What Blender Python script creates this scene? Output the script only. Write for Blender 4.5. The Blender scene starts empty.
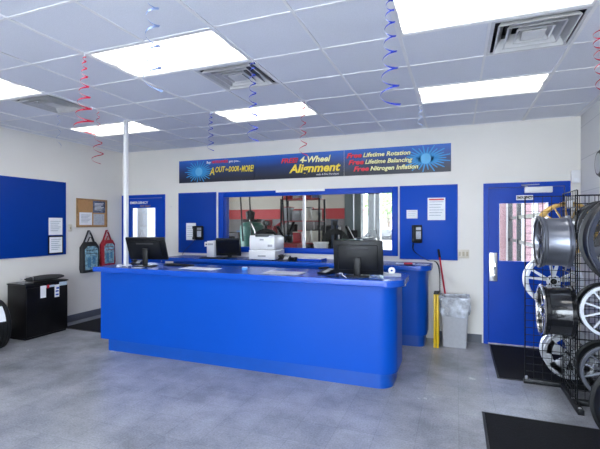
import bpy, bmesh, math, random
from mathutils import Vector, Matrix
random.seed(7)
PI = math.pi
col = bpy.context.scene.collection
CX, CY, EYE, FPX, YAW = -.016, .182, 1.63, 408.0, math.atan(156.5/408)
SN, CS = math.sin(YAW), math.cos(YAW)
WX0, WX1, WY, CZ = -6.08, 1.47, 6.35, 3.03      # left wall, right wall, back wall, ceiling
def at(u, v, Y):
    q = (u-300)/FPX; d = Vector((-SN+CS*q, CS+SN*q, (225-v)/FPX))
    return Vector((CX, CY, EYE)) + d*((Y-CY)/d.y)

# ---------------------------------------------------------------- materials
MATS = {}
def mat(name, rgb, rough=.5, metal=0, var=.06, scale=12, bump=0, spec=.5, emit=None, coat=0, trans=0):
    if name in MATS: return MATS[name]
    m = bpy.data.materials.new(name); m.use_nodes = True
    nt = m.node_tree; b = nt.nodes['Principled BSDF']
    b.inputs['Roughness'].default_value = rough; b.inputs['Metallic'].default_value = metal
    b.inputs['Specular IOR Level'].default_value = spec; b.inputs['Coat Weight'].default_value = coat
    tc = nt.nodes.new('ShaderNodeTexCoord'); no = nt.nodes.new('ShaderNodeTexNoise')
    no.inputs['Scale'].default_value = scale; no.inputs['Detail'].default_value = 5
    nt.links.new(tc.outputs['Object'], no.inputs['Vector'])
    r = nt.nodes.new('ShaderNodeValToRGB')
    r.color_ramp.elements[0].position = .3; r.color_ramp.elements[1].position = .7
    r.color_ramp.elements[0].color = [c*(1-var) for c in rgb]+[1]
    r.color_ramp.elements[1].color = [min(1, c*(1+var)) for c in rgb]+[1]
    nt.links.new(no.outputs['Fac'], r.inputs['Fac']); nt.links.new(r.outputs['Color'], b.inputs['Base Color'])
    if bump:
        bp = nt.nodes.new('ShaderNodeBump'); bp.inputs['Strength'].default_value = bump; bp.inputs['Distance'].default_value = .004
        nt.links.new(no.outputs['Fac'], bp.inputs['Height']); nt.links.new(bp.outputs['Normal'], b.inputs['Normal'])
    if emit:
        b.inputs['Emission Color'].default_value = (*emit[:3], 1); b.inputs['Emission Strength'].default_value = emit[3]
    if trans: b.inputs['Transmission Weight'].default_value = trans
    MATS[name] = m; return m
def glassmat(name, tint=(1, 1, 1), gloss=.1, rough=.02):
    m = bpy.data.materials.new(name); m.use_nodes = True; nt = m.node_tree; nt.nodes.clear()
    o = nt.nodes.new('ShaderNodeOutputMaterial'); mx = nt.nodes.new('ShaderNodeMixShader')
    t = nt.nodes.new('ShaderNodeBsdfTransparent'); t.inputs[0].default_value = (*tint, 1)
    g = nt.nodes.new('ShaderNodeBsdfGlossy'); g.inputs['Roughness'].default_value = rough
    f = nt.nodes.new('ShaderNodeFresnel'); f.inputs[0].default_value = 1.3
    a = nt.nodes.new('ShaderNodeMath'); a.operation = 'ADD'; a.inputs[1].default_value = gloss
    nt.links.new(f.outputs[0], a.inputs[0]); nt.links.new(a.outputs[0], mx.inputs[0])
    nt.links.new(t.outputs[0], mx.inputs[1]); nt.links.new(g.outputs[0], mx.inputs[2]); nt.links.new(mx.outputs[0], o.inputs[0])
    return m
WALL = mat('wall_paint', (.72, .70, .665), .6, var=.015, scale=3, bump=.08)
BLUE = mat('blue_laminate', (.0, .066, .43), .4, var=.03, scale=2, spec=.2)
BLUETOP = mat('blue_counter_top', (.0, .07, .48), .25, var=.03, scale=3)
BLUED = mat('blue_kick', (.0, .07, .40), .35, var=.04)
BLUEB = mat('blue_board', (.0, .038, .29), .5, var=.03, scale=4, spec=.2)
BLUEP = mat('blue_gloss_paint', (.0, .048, .40), .38, var=.04, scale=4, spec=.2)
WHITE = mat('white_paint', (.80, .80, .80), .45, var=.02)
PLW = mat('white_plastic', (.74, .75, .77), .35, var=.02)
PAPER = mat('paper', (.78, .80, .84), .8, var=.03)
PGREY = mat('paper_print', (.42, .45, .52), .8, var=.2, scale=60)
BLK = mat('black_plastic', (.007, .008, .010), .4, var=.1, spec=.25)
SCR = mat('screen_glass', (.008, .009, .012), .12, var=.05)
BLKM = mat('black_metal', (.007, .008, .010), .35, var=.1, spec=.25)
RUB = mat('tire_rubber', (.007, .008, .009), .55, var=.15, bump=.2, spec=.25)
MATF = mat('black_floor_mat', (.006, .0065, .009), .9, var=.35, scale=90, bump=.6, spec=.25)
BASE = mat('cove_base', (.085, .095, .12), .45, var=.05)
STEEL = mat('brushed_steel', (.62, .62, .64), .28, metal=.9, var=.06, scale=40)
SILV = mat('silver_alloy', (.70, .72, .76), .28, metal=.75, var=.03)
CHR = mat('chrome', (.85, .85, .87), .1, metal=1, var=.02)
GUN = mat('gunmetal', (.23, .245, .29), .28, metal=.75, var=.04)
GLB = mat('gloss_black', (.012, .013, .016), .12, var=.05, coat=.6)
GOLD = mat('gold_alloy', (.62, .40, .13), .3, metal=.6, var=.05)
WHTW = mat('white_alloy', (.72, .76, .84), .3, var=.03)
RED = mat('red_plastic', (.52, .012, .03), .4, var=.05)
REDF = mat('red_foil', (.55, .003, .04), .35, metal=.1, var=.02)
BLUF = mat('blue_foil', (.005, .03, .42), .35, metal=.1, var=.02)
SILF = mat('silver_foil', (.27, .36, .62), .3, metal=.2, var=.02)
YEL = mat('yellow_plastic', (.80, .52, .01), .4, var=.04)
GREYP = mat('grey_plastic', (.38, .39, .42), .5, var=.06, scale=30)
CORK = mat('cork', (.46, .25, .11), .85, var=.22, scale=120, bump=.3)
CLOTHK = mat('black_nylon', (.02, .022, .025), .7, var=.2, scale=60)
CLOTHR = mat('red_nylon', (.27, .008, .02), .7, var=.15, scale=60)
AQUA = mat('aqua_print', (.20, .36, .44), .3, var=.75, scale=26)
VENT = mat('vent_metal', (.62, .62, .63), .4, metal=.2, var=.04)
VENTD = mat('duct_dark', (.03, .03, .035), .6)
TEE = mat('grid_tee', (.80, .80, .82), .4, var=.02)
GLASS = glassmat('window_glass', (.90, .92, .93), .0)
PLAST = mat('clear_liner', (.62, .66, .74), .35, var=.3, scale=9, bump=1.0)
_nt = PLAST.node_tree; _n = [n for n in _nt.nodes if n.type == 'TEX_NOISE'][0]; _r = _nt.nodes.new('ShaderNodeMapRange')
_r.inputs['From Min'].default_value = .35; _r.inputs['From Max'].default_value = .65; _r.inputs['To Min'].default_value = .25; _r.inputs['To Max'].default_value = .85
_nt.links.new(_n.outputs['Fac'], _r.inputs['Value']); _nt.links.new(_r.outputs[0], _nt.nodes['Principled BSDF'].inputs['Alpha'])
BAN = None

def ceiling_mat():
    m = mat('ceiling_tile', (.74, .76, .83), .85, var=.05, scale=140, bump=.5); return m
def floor_mat():
    m = bpy.data.materials.new('vinyl_floor'); m.use_nodes = True; nt = m.node_tree; b = nt.nodes['Principled BSDF']
    tc = nt.nodes.new('ShaderNodeTexCoord'); N = nt.nodes.new; L = nt.links.new
    br = N('ShaderNodeTexBrick'); br.offset = 0; br.inputs['Scale'].default_value = 1
    br.inputs['Brick Width'].default_value = .3048; br.inputs['Row Height'].default_value = .3048
    br.inputs['Mortar Size'].default_value = .0018; br.inputs['Color1'].default_value = (.33, .34, .38, 1)
    br.inputs['Color2'].default_value = (.37, .38, .415, 1); br.inputs['Mortar'].default_value = (.27, .28, .31, 1)
    L(tc.outputs['Object'], br.inputs['Vector'])
    n1 = N('ShaderNodeTexNoise'); n1.inputs['Scale'].default_value = 70; n1.inputs['Detail'].default_value = 6
    n2 = N('ShaderNodeTexNoise'); n2.inputs['Scale'].default_value = 1.6; n2.inputs['Detail'].default_value = 7; n2.inputs['Roughness'].default_value = .65
    for n in (n1, n2): L(tc.outputs['Object'], n.inputs['Vector'])
    r1 = N('ShaderNodeMapRange'); r1.inputs['From Min'].default_value = .3; r1.inputs['From Max'].default_value = .7; r1.inputs['To Min'].default_value = .82; r1.inputs['To Max'].default_value = 1.14
    r2 = N('ShaderNodeMapRange'); r2.inputs['From Min'].default_value = .35; r2.inputs['From Max'].default_value = .62; r2.inputs['To Min'].default_value = .66; r2.inputs['To Max'].default_value = 1.06
    L(n1.outputs['Fac'], r1.inputs['Value']); L(n2.outputs['Fac'], r2.inputs['Value'])
    mu = N('ShaderNodeMath'); mu.operation = 'MULTIPLY'; L(r1.outputs[0], mu.inputs[0]); L(r2.outputs[0], mu.inputs[1])
    mx = N('ShaderNodeMix'); mx.data_type = 'RGBA'; mx.blend_type = 'MULTIPLY'; mx.inputs['Factor'].default_value = 1
    L(br.outputs['Color'], mx.inputs['A']); L(mu.outputs[0], mx.inputs['B']); L(mx.outputs['Result'], b.inputs['Base Color'])
    rr = N('ShaderNodeMapRange'); rr.inputs['To Min'].default_value = .14; rr.inputs['To Max'].default_value = .34
    L(n2.outputs['Fac'], rr.inputs['Value']); L(rr.outputs[0], b.inputs['Roughness'])
    bp = N('ShaderNodeBump'); bp.inputs['Strength'].default_value = .12; bp.inputs['Distance'].default_value = .003
    L(n1.outputs['Fac'], bp.inputs['Height']); L(bp.outputs['Normal'], b.inputs['Normal'])
    b.inputs['Specular IOR Level'].default_value = .5
    return m
def block_mat(name, c, mort, bw, rh, rot=None, off=.5):
    m = bpy.data.materials.new(name); m.use_nodes = True; nt = m.node_tree; b = nt.nodes['Principled BSDF']
    N = nt.nodes.new; L = nt.links.new
    tc = N('ShaderNodeTexCoord'); mp = N('ShaderNodeMapping'); br = N('ShaderNodeTexBrick'); br.offset = off
    if rot: mp.inputs['Rotation'].default_value = rot
    L(tc.outputs['Object'], mp.inputs['Vector']); L(mp.outputs[0], br.inputs['Vector'])
    br.inputs['Scale'].default_value = 1; br.inputs['Brick Width'].default_value = bw; br.inputs['Row Height'].default_value = rh
    br.inputs['Mortar Size'].default_value = .006; br.inputs['Mortar Smooth'].default_value = .3
    br.inputs['Color1'].default_value = (*c, 1); br.inputs['Color2'].default_value = (*[x*.96 for x in c], 1); br.inputs['Mortar'].default_value = (*mort, 1)
    L(br.outputs['Color'], b.inputs['Base Color']); b.inputs['Roughness'].default_value = .6
    bp = N('ShaderNodeBump'); bp.inputs['Strength'].default_value = .5; bp.inputs['Distance'].default_value = .004; bp.invert = True
    L(br.outputs['Fac'], bp.inputs['Height']); L(bp.outputs['Normal'], b.inputs['Normal'])
    return m
def lens_mat(strength):
    m = bpy.data.materials.new('prismatic_lens'); m.use_nodes = True; nt = m.node_tree; b = nt.nodes['Principled BSDF']
    N = nt.nodes.new; L = nt.links.new
    tc = N('ShaderNodeTexCoord'); w = N('ShaderNodeTexWave'); w.bands_direction = 'Y'; w.wave_profile = 'SIN'
    w.inputs['Scale'].default_value = 1.05; w.inputs['Distortion'].default_value = 0
    L(tc.outputs['Object'], w.inputs['Vector'])
    mr = N('ShaderNodeMapRange'); mr.inputs['To Min'].default_value = strength*.12; mr.inputs['To Max'].default_value = strength*1.6
    L(w.outputs['Fac'], mr.inputs['Value']); L(mr.outputs[0], b.inputs['Emission Strength'])
    b.inputs['Emission Color'].default_value = (1, .965, .90, 1); b.inputs['Base Color'].default_value = (.8, .8, .8, 1)
    return m

# ---------------------------------------------------------------- mesh helpers
class MB:
    def __init__(s): s.bm = bmesh.new()
    def box(s, x0, x1, y0, y1, z0, z1, bev=0, M=None, seg=2):
        r = bmesh.ops.create_cube(s.bm, size=1); vs = r['verts']
        for v in vs:
            v.co = Vector(((x0+x1)/2+v.co.x*(x1-x0), (y0+y1)/2+v.co.y*(y1-y0), (z0+z1)/2+v.co.z*(z1-z0)))
        if bev:
            es = list({e for v in vs for e in v.link_edges})
            r = bmesh.ops.bevel(s.bm, geom=es, offset=bev, segments=seg, affect='EDGES', profile=.5)
            vs = list({v for f in r['faces'] for v in f.verts} | {v for v in vs if v.is_valid})
        if M is not None:
            for v in vs: v.co = M @ v.co
        return s
    def tube(s, pts, r, n=8, caps=True, rr=None):
        pts = [Vector(p) for p in pts]; rings = []
        up = Vector((0, 0, 1))
        for i, p in enumerate(pts):
            t = (pts[min(i+1, len(pts)-1)]-pts[max(i-1, 0)])
            if t.length < 1e-9: t = Vector((0, 0, 1))
            t.normalize(); a = up if abs(t.dot(up)) < .95 else Vector((1, 0, 0))
            x = t.cross(a).normalized(); y = t.cross(x).normalized()
            R = rr[i] if rr else r
            rings.append([s.bm.verts.new(p+x*R*math.cos(2*PI*k/n)+y*R*math.sin(2*PI*k/n)) for k in range(n)])
        for a, b in zip(rings, rings[1:]):
            for k in range(n):
                s.bm.faces.new((a[k], a[(k+1) % n], b[(k+1) % n], b[k]))
        if caps: s.bm.faces.new(rings[0][::-1]); s.bm.faces.new(rings[-1])
        return s
    def lathe(s, prof, n=32, axis='Z', c=(0, 0, 0), closed=False, M=None):
        c = Vector(c); rings = []
        for h, r in prof:
            ring = []
            for k in range(n):
                a = 2*PI*k/n; x, y = max(r, 1e-4)*math.cos(a), max(r, 1e-4)*math.sin(a)
                p = Vector((x, y, h)) if axis == 'Z' else (Vector((x, h, y)) if axis == 'Y' else Vector((h, x, y)))
                p += c
                if M is not None: p = M @ p
                ring.append(s.bm.verts.new(p))
            rings.append(ring)
        pr = list(zip(rings, rings[1:]))
        if closed: pr.append((rings[-1], rings[0]))
        for a, b in pr:
            for k in range(n): s.bm.faces.new((a[k], a[(k+1) % n], b[(k+1) % n], b[k]))
        if not closed: s.bm.faces.new(rings[0][::-1]); s.bm.faces.new(rings[-1])
        return s
    def prism(s, pts, z0, z1, bev=0, M=None):
        a = [s.bm.verts.new((x, y, z0)) for x, y in pts]; b = [s.bm.verts.new((x, y, z1)) for x, y in pts]; n = len(pts)
        f0 = s.bm.faces.new(a[::-1]); f1 = s.bm.faces.new(b); fs = []
        for k in range(n): fs.append(s.bm.faces.new((a[k], a[(k+1) % n], b[(k+1) % n], b[k])))
        vs = a+b
        if bev:
            es = list(f1.edges)+list(f0.edges)
            r = bmesh.ops.bevel(s.bm, geom=es, offset=bev, segments=3, affect='EDGES', profile=.5)
            vs = list({v for f in r['faces'] for v in f.verts} | {v for v in vs if v.is_valid})
        if M is not None:
            for v in vs: v.co = M @ v.co
        return s
    def quad(s, *p):
        s.bm.faces.new([s.bm.verts.new(q) for q in p]); return s
    def build(s, name, m, parent=None, loc=None, smooth=True):
        bmesh.ops.recalc_face_normals(s.bm, faces=s.bm.faces)
        if smooth:
            for f in s.bm.faces: f.smooth = True
            for e in s.bm.edges:
                if len(e.link_faces) != 2 or e.calc_face_angle(0) > .6: e.smooth = False
        me = bpy.data.meshes.new(name); s.bm.to_mesh(me); s.bm.free()
        me.materials.append(m); o = bpy.data.objects.new(name, me); col.objects.link(o)
        if parent: o.parent = parent
        if loc is not None: o.location = loc
        return o
def B(*a, **k): return MB().box(*a, **k)
def empty(name, loc=(0, 0, 0), rz=0, label=None, cat=None, group=None, rx=0):
    o = bpy.data.objects.new(name, None); col.objects.link(o); o.location = loc; o.rotation_euler = (rx, 0, rz)
    o.empty_display_size = .1
    tag(o, label, cat, group); return o
def tag(o, label=None, cat=None, group=None, kind=None):
    if label: o['label'] = label
    if cat: o['category'] = cat
    if group: o['group'] = group
    if kind: o['kind'] = kind
    return o
def struct(o): o['kind'] = 'structure'; return o
def copy_tree(o, parent=None):
    c = o.copy(); col.objects.link(c); c.parent = parent
    for ch in list(o.children): copy_tree(ch, c)
    return c
def text(s, m, parent, x, y, z, size, shear=0, fit=None, ex=.001, bold=0, wall='back', name='lettering'):
    cu = bpy.data.curves.new('t', 'FONT'); cu.body = s; cu.size = size; cu.shear = shear; cu.extrude = ex; cu.offset = bold
    cu.align_x = 'LEFT'; cu.resolution_u = 2
    t = bpy.data.objects.new('t', cu); col.objects.link(t); bpy.context.view_layer.update()
    me = bpy.data.meshes.new_from_object(t.evaluated_get(bpy.context.evaluated_depsgraph_get()))
    bpy.data.objects.remove(t); bpy.data.curves.remove(cu)
    xs = [v.co.x for v in me.vertices]; w = max(xs)-min(xs); k = (fit/w) if fit else 1; x0 = min(xs)
    for v in me.vertices:
        a, b, c = (v.co.x-x0)*k, v.co.y, v.co.z
        v.co = (a, -c, b) if wall == 'back' else (c, a, b)
    me.materials.clear(); me.materials.append(m)
    o = bpy.data.objects.new(name, me); col.objects.link(o); o.parent = parent; o.location = (x, y, z); return o
def rrect(x0, x1, y0, y1, rs, n=8):
    pts = []
    for (cx, cy, sx, sy, a0), r in zip([(x0, y0, 1, 1, PI), (x1, y0, -1, 1, 1.5*PI), (x1, y1, -1, -1, 0), (x0, y1, 1, -1, .5*PI)], rs):
        if r <= 0: pts.append((cx, cy)); continue
        for k in range(n+1):
            a = a0+k*PI/2/n; pts.append((cx+sx*r+r*math.cos(a), cy+sy*r+r*math.sin(a)))
    return pts

# ---------------------------------------------------------------- shell
GX0, GX1, GY1 = -7.7, .12, 12.2         # garage
FY = -2.3
struct(B(WX0-.2, WX1+.2, FY-.2, WY+.15, -.1, 0).build('floor', floor_mat()))
OPEN = [(-6.04, -5.07, 0, 2.18), (-3.86, -.85, 1.20, 2.16), (.35, 1.35, 0, 2.18)]
wb = MB(); xs = [WX0-.15]
for x0, x1, z0, z1 in OPEN:
    wb.box(xs[-1], x0, WY, WY+.15, 0, 3.5); wb.box(x0, x1, WY, WY+.15, z1, 3.5)
    if z0: wb.box(x0, x1, WY, WY+.15, 0, z0)
    xs.append(x1)
wb.box(xs[-1], WX1+.15, WY, WY+.15, 0, 3.5)
struct(wb.build('wall_back', WALL))
struct(B(WX0-.15, WX0, FY-.15, WY, 0, 3.5).build('wall_left', WALL))
struct(B(WX1, WX1+.15, FY-.15, WY, 0, 3.5).build('wall_right', block_mat('painted_block', (.66, .66, .67), (.50, .50, .52), .41, .205, rot=(PI/2, 0, PI/2))))
# front wall with the storefront windows (behind the camera)
wf = MB()
wf.box(WX0, WX1, FY-.15, FY, 0, .12).box(WX0, WX1, FY-.15, FY, 2.9, 3.5)
for x0, x1 in ((WX0, -3.4), (1.3, WX1)): wf.box(x0, x1, FY-.15, FY, .12, 2.9)
struct(wf.build('wall_front', WALL))
sf = MB()
for x in (-3.37, -1.82, -.27, 1.27): sf.box(x-.03, x+.03, FY-.11, FY-.04, .12, 2.9)
sf.box(-3.4, 1.3, FY-.11, FY-.04, .12, .18).box(-3.4, 1.3, FY-.11, FY-.04, 2.84, 2.9)
fw = struct(sf.build('window_2', STEEL))
B(-3.4, 1.3, FY-.08, FY-.074, .18, 2.84).build('pane', GLASS, fw)
struct(B(WX0-.15, WX1+.15, FY-.15, WY+.15, 3.5, 3.6).build('light_block_slab', VENTD))  # unseen slab added over the ceiling to keep sky light from leaking in

# ceiling: 2 ft tiles laid in a tee grid, with holes for lights and vents
G0X, G0Y, S = -.41, 2.66, .61
LIGHTS = [(-.41, 2.66), (-2.85, 2.66), (-5.29, 2.66), (-.41, 4.49), (-2.85, 4.49), (-5.29, 4.49), (-.41, .22), (-2.85, .22), (-5.29, .22), (-2.85, -1.61), (-.41, -1.61)]
VENTS = [(-2.24, 3.27), (.20, 3.27), (-4.68, 3.27)]
hole = set()
ci = lambda x, y: (round((x-G0X)/S), round((y-G0Y)/S))
for x, y in LIGHTS: a, b = ci(x, y); hole |= {(a, b), (a+1, b)}
for x, y in VENTS: hole.add(ci(x, y))
ct = MB()
for i in range(-11, 5):
    for j in range(-10, 8):
        x0, x1, y0, y1 = max(G0X+i*S, WX0), min(G0X+(i+1)*S, WX1), max(G0Y+j*S, FY), min(G0Y+(j+1)*S, WY)
        if x1-x0 < .01 or y1-y0 < .01 or (i, j) in hole: continue
        ct.box(x0, x1, y0, y1, CZ, CZ+.016)
ce = struct(ct.build('ceiling', ceiling_mat(), smooth=False))
tg = MB()
for i in range(-10, 5):
    x = G0X+i*S
    if not WX0+.03 < x < WX1-.03: continue
    for j in range(-10, 8):
        y0, y1 = max(G0Y+j*S, FY), min(G0Y+(j+1)*S, WY)
        if y1-y0 < .01: continue
        mid = any(ci(lx, ly) == (i-1, j) for lx, ly in LIGHTS)
        if mid: continue
        h, d = (.013, .008) if i % 2 == 0 else (.010, .006)
        tg.box(x-h, x+h, y0, y1, CZ-d, CZ)
for j in range(-9, 8):
    y = G0Y+j*S
    if FY+.03 < y < WY-.03: tg.box(WX0, WX1, y-.009, y+.009, CZ-.005, CZ)
tg.box(WX0, WX0+.02, FY, WY, CZ-.006, CZ).box(WX1-.02, WX1, FY, WY, CZ-.006, CZ).box(WX0, WX1, WY-.02, WY, CZ-.006, CZ)
tg.build('ceiling_grid', TEE, ce, smooth=False)

LENS = lens_mat(2.7)
LL = {(-.41, 2.66): 'wide fluorescent ceiling light running out of the top edge, nearest the large right vent',
      (-2.85, 2.66): 'large fluorescent ceiling light left of centre touching the middle vent corner',
      (-5.29, 2.66): 'fluorescent ceiling light cut off by the left picture edge',
      (-.41, 4.49): 'narrow looking fluorescent ceiling light above the right door side, beyond the right vent',
      (-2.85, 4.49): 'fluorescent ceiling light near the back wall above the middle of the banner',
      (-5.29, 4.49): 'fluorescent ceiling light behind the top of the white pole'}
def troffer():
    t = empty('ceiling_light')
    MB().box(0, 1.22, 0, .03, 0, .012).box(0, 1.22, .58, .61, 0, .012).box(0, .03, .03, .58, 0, .012).box(1.19, 1.22, .03, .58, 0, .012).build('frame', WHITE, t)
    B(.03, 1.19, .03, .58, .008, .014).build('diffuser', LENS, t)
    MB().box(0, 1.22, 0, .61, .09, .1).box(0, .01, 0, .61, .012, .09).box(1.21, 1.22, 0, .61, .012, .09).box(.01, 1.21, 0, .01, .012, .09).box(.01, 1.21, .6, .61, .012, .09).build('housing', WHITE, t)
    return t
t0 = troffer()
for n, (x, y) in enumerate(LIGHTS):
    t = t0 if n == 0 else copy_tree(t0)
    t.location = (x, y, CZ-.004)
    tag(t, LL.get((x, y), 'fluorescent ceiling light behind the camera'), 'ceiling light', 'fluorescent lights in the ceiling grid')
def vent():
    v = empty('ceiling_vent'); c = .305
    m = MB()
    for a in (0, .575):
        m.box(0, .61, a, a+.035, 0, .01); m.box(a, a+.035, .035, .575, 0, .01)
    m.build('frame', VENT, v)
    for k, r in enumerate((.25, .185, .12)):      # square louvre cones
        mm = MB(); z0, z1 = .004+.004*k-.02, .075
        ro, ri = r, r-.055
        P = lambda q, z: [(c-q, c-q, z), (c+q, c-q, z), (c+q, c+q, z), (c-q, c+q, z)]
        o1, i1, o2 = P(ro, z0), P(ri, z1), P(ro-.012, z0)
        for a in range(4):
            b = (a+1) % 4
            mm.quad(o1[a], o1[b], i1[b], i1[a]); mm.quad(o1[a], o1[b], o2[b], o2[a])
        mm.build('louvre', VENT, v, smooth=False)
    B(c-.075, c+.075, c-.075, c+.075, -.008, .0).build('centre_plate', VENT, v)
    MB().box(0, .61, 0, .61, .15, .16).box(.0, .01, 0, .61, .01, .15).box(.6, .61, 0, .61, .01, .15).box(.01, .6, 0, .01, .01, .15).box(.01, .6, .6, .61, .01, .15).build('duct_box', VENTD, v)
    return v
v0 = vent()
for n, ((x, y), lb) in enumerate(zip(VENTS, ['square metal ceiling vent left of centre, between two lights', 'big square metal ceiling vent at upper right beside the right lights', 'dark square ceiling vent at far left behind the red streamer'])):
    v = v0 if n == 0 else copy_tree(v0)
    v.location = (x, y, CZ-.004); tag(v, lb, 'ceiling vent', 'square air diffusers in the ceiling')

# baseboards
struct(B(WX0, WX0+.012, FY, WY, 0, .115, .003).build('baseboard_left', BASE))
struct(MB().box(-5.03, -4.42, WY-.012, WY, 0, .115).box(-.30, .31, WY-.012, WY, 0, .115).build('baseboard_back', BASE))
struct(B(WX1-.012, WX1, FY, WY-.012, 0, .115).build('baseboard_right', BASE))

# ---------------------------------------------------------------- doors and window in the back wall
def door(name, x0, x1, gx0, gx1, gz0, gz1, fr=.06, left=False):
    top = 2.20; y0 = WY-.02
    d = MB(); a, b = x0+fr, x1-fr
    d.box(a+.004, gx0, y0+.04, y0+.085, .01, top-fr-.004).box(gx1, b-.004, y0+.04, y0+.085, .01, top-fr-.004)
    d.box(gx0, gx1, y0+.04, y0+.085, .01, gz0).box(gx0, gx1, y0+.04, y0+.085, gz1, top-fr-.004)
    leaf = struct(d.build(name, BLUEP))
    f = MB().box(x0, x0+fr, y0, y0+.13, 0, top).box(x1-fr, x1, y0, y0+.13, 0, top).box(x0+fr, x1-fr, y0, y0+.13, top-fr, top)
    f.build('door_frame', BLUEP, leaf)
    B(gx0-.002, gx1+.002, y0+.06, y0+.066, gz0-.002, gz1+.002).build('pane', GLASS, leaf)
    m = MB()
    for p in ((gx0-.018, gx0, gz0-.018, gz1+.018), (gx1, gx1+.018, gz0-.018, gz1+.018), (gx0, gx1, gz0-.018, gz0), (gx0, gx1, gz1, gz1+.018)):
        m.box(p[0], p[1], y0+.034, y0+.04, p[2], p[3])
    m.build('glazing_bead', BLUEP, leaf)
    return leaf, y0
dr, y0 = door('door_1', .33, 1.355, .53, 1.115, 1.14, 1.925)
MB().box(.405, .505, y0+.03, y0+.04, .86, 1.25, .004).build('lock_plate', STEEL, dr)
hd = MB().lathe([(0, .028), (.012, .03), (.02, .022)], 20, 'Y', (.455, y0+.008, 1.08)).box(.435, .475, y0-.02, y0+.01, 1.03, 1.06, .006)
hd.build('door_handle', CHR, dr)
MB().lathe([(0, .02), (.015, .02)], 16, 'Y', (.455, y0+.016, .95)).build('lock_cylinder', CHR, dr)
B(.83, 1.15, y0-.035, y0+.03, 2.055, 2.135, .008).build('door_closer', PLW, dr)
MB().tube([(.86, y0-.02, 2.14), (.78, y0-.08, 2.155), (1.0, y0-.01, 2.165)], .007).build('closer_arm', STEEL, dr)
B(.735, .935, y0+.03, y0+.038, 1.965, 2.03, .002).build('sign_plate', WHITE, dr)
text('EMERGENCY', BLK, dr, .745, y0+.029, 1.98, .052, fit=.18, bold=.0015)
for zz in (.28, 1.1, 1.95): MB().lathe([(zz-.05, .011), (zz+.05, .011)], 10, 'Z', (1.30, y0-.002, 0)).build('hinge', STEEL, dr)
dl, y0 = door('door_2', -6.076, -5.055, -5.88, -5.30, 1.0, 1.955)
text('EMERGENCY', WHITE, dl, -5.90, y0+.036, 2.035, .062, fit=.43, bold=.002)
text('EXIT ONLY', mat('brown_letter', (.35, .22, .12), .6), dl, -5.66, y0+.036, 1.975, .045, fit=.25, bold=.001)
MB().box(-5.16, -5.10+.0, y0+.03, y0+.04, .95, 1.2, .003).build('lock_plate', STEEL, dl)

# service window
wy = WY
w = MB()
for p in ((-3.90, -3.80, 1.17, 2.20), (-.91, -.825, 1.17, 2.20), (-3.80, -.91, 2.11, 2.20), (-3.80, -.91, 1.17, 1.26)):
    w.box(p[0], p[1], wy-.03, wy+.02, p[2], p[3], .004)
win = struct(w.build('window_1', BLUEP))
lin = MB().box(-3.82, -.89, wy+.02, wy+.15, 2.12, 2.15).box(-3.82, -.89, wy+.02, wy+.15, 1.21, 1.25).box(-3.85, -3.79, wy+.02, wy+.15, 1.25, 2.12).box(-.92, -.86, wy+.02, wy+.15, 1.25, 2.12)
lin.build('window_lining', BLUEP, win)
B(-2.355, -2.315, wy+.05, wy+.09, 1.25, 2.12).build('mullion', STEEL, win)
for a, b, yy in ((-3.79, -2.335, .062), (-2.335, -.92, .078)): B(a, b, wy+yy, wy+yy+.006, 1.25, 2.12).build('pane', GLASS, win)
tag(B(-2.79, -1.95, wy-.055, wy-.031, 2.165, 2.205, .004).build('blind_rail', WHITE), 'thin white rail on top of the blue service window frame', 'rail')

# ---------------------------------------------------------------- boards, notices on back wall
def board(name, x0, x1, z0, z1, lb):
    t = empty(name, ((x0+x1)/2, WY, z0), 0, lb, 'wall panel'); w = (x1-x0)/2; h = z1-z0
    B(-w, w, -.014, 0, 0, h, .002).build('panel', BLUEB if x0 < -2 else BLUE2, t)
    m = MB()
    for p in ((-w, -w+.012, 0, h), (w-.012, w, 0, h), (-w, w, 0, .012), (-w, w, h-.012, h)): m.box(p[0], p[1], -.018, -.0141, p[2], p[3])
    m.build('edge_trim', BLUEP, t)
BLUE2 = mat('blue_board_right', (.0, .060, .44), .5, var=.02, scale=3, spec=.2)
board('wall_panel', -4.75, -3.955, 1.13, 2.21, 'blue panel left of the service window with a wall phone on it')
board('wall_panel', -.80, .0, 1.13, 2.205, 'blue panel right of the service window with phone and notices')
def sheet(name, x0, x1, z0, z1, lb, cat='notice', y=WY-.0185, m=PAPER, lines=6, head=None):
    t = empty(name, ((x0+x1)/2, y, z0), 0, lb, cat); w = (x1-x0)/2; h = z1-z0
    B(-w, w, -.0035, 0, 0, h).build('sheet', m, t)
    l = MB()
    for k in range(lines):
        zz = h*(.82-.72*k/lines); l.box(-w*.8, w*(.8-.3*((k*7) % 3)/2), -.0045, -.0036, zz-h*.02, zz+h*.01)
    if lines: l.build('print', PGREY, t)
    if head: B(-w*.85, w*.85, -.0048, -.0036, h*.89, h*.955).build('heading', head, t)
    return t
sheet('notice', -.405, -.165, 1.70, 2.02, 'white notice with red heading taped to right blue panel', head=RED)
sheet('notice', -.70, -.545, 1.725, 1.85, 'small white card on the right blue panel above the phone', lines=3)
sheet('notice', -4.575, -4.37, 1.36, 1.665, 'white printed sheet on left blue panel behind the wall phone')
def phone(x, z, lb, w=.07, h=.13):
    t = empty('wall_phone', (x, WY-.018, z), 0, lb, 'phone')
    B(-w, w, -.06, 0, -h, h, .012).build('base', BLK, t)
    B(-w*.15, w*.85, -.064, -.0605, -h*.55, h*.3, .001).build('keypad', PGREY, t)
    B(-w*.15, w*.85, -.064, -.0605, h*.42, h*.75).build('display', mat('phone_label', (.25, .27, .30), .4), t)
    MB().box(-w*.95, -w*.3, -.10, -.0655, -h*.95, h*.98, .014).box(-w*.95, -w*.3, -.115, -.0655, h*.55, h*.98, .012).box(-w*.95, -w*.3, -.115, -.0655, -h*.95, -h*.55, .012).build('handset', BLK, t)
    return t
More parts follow.
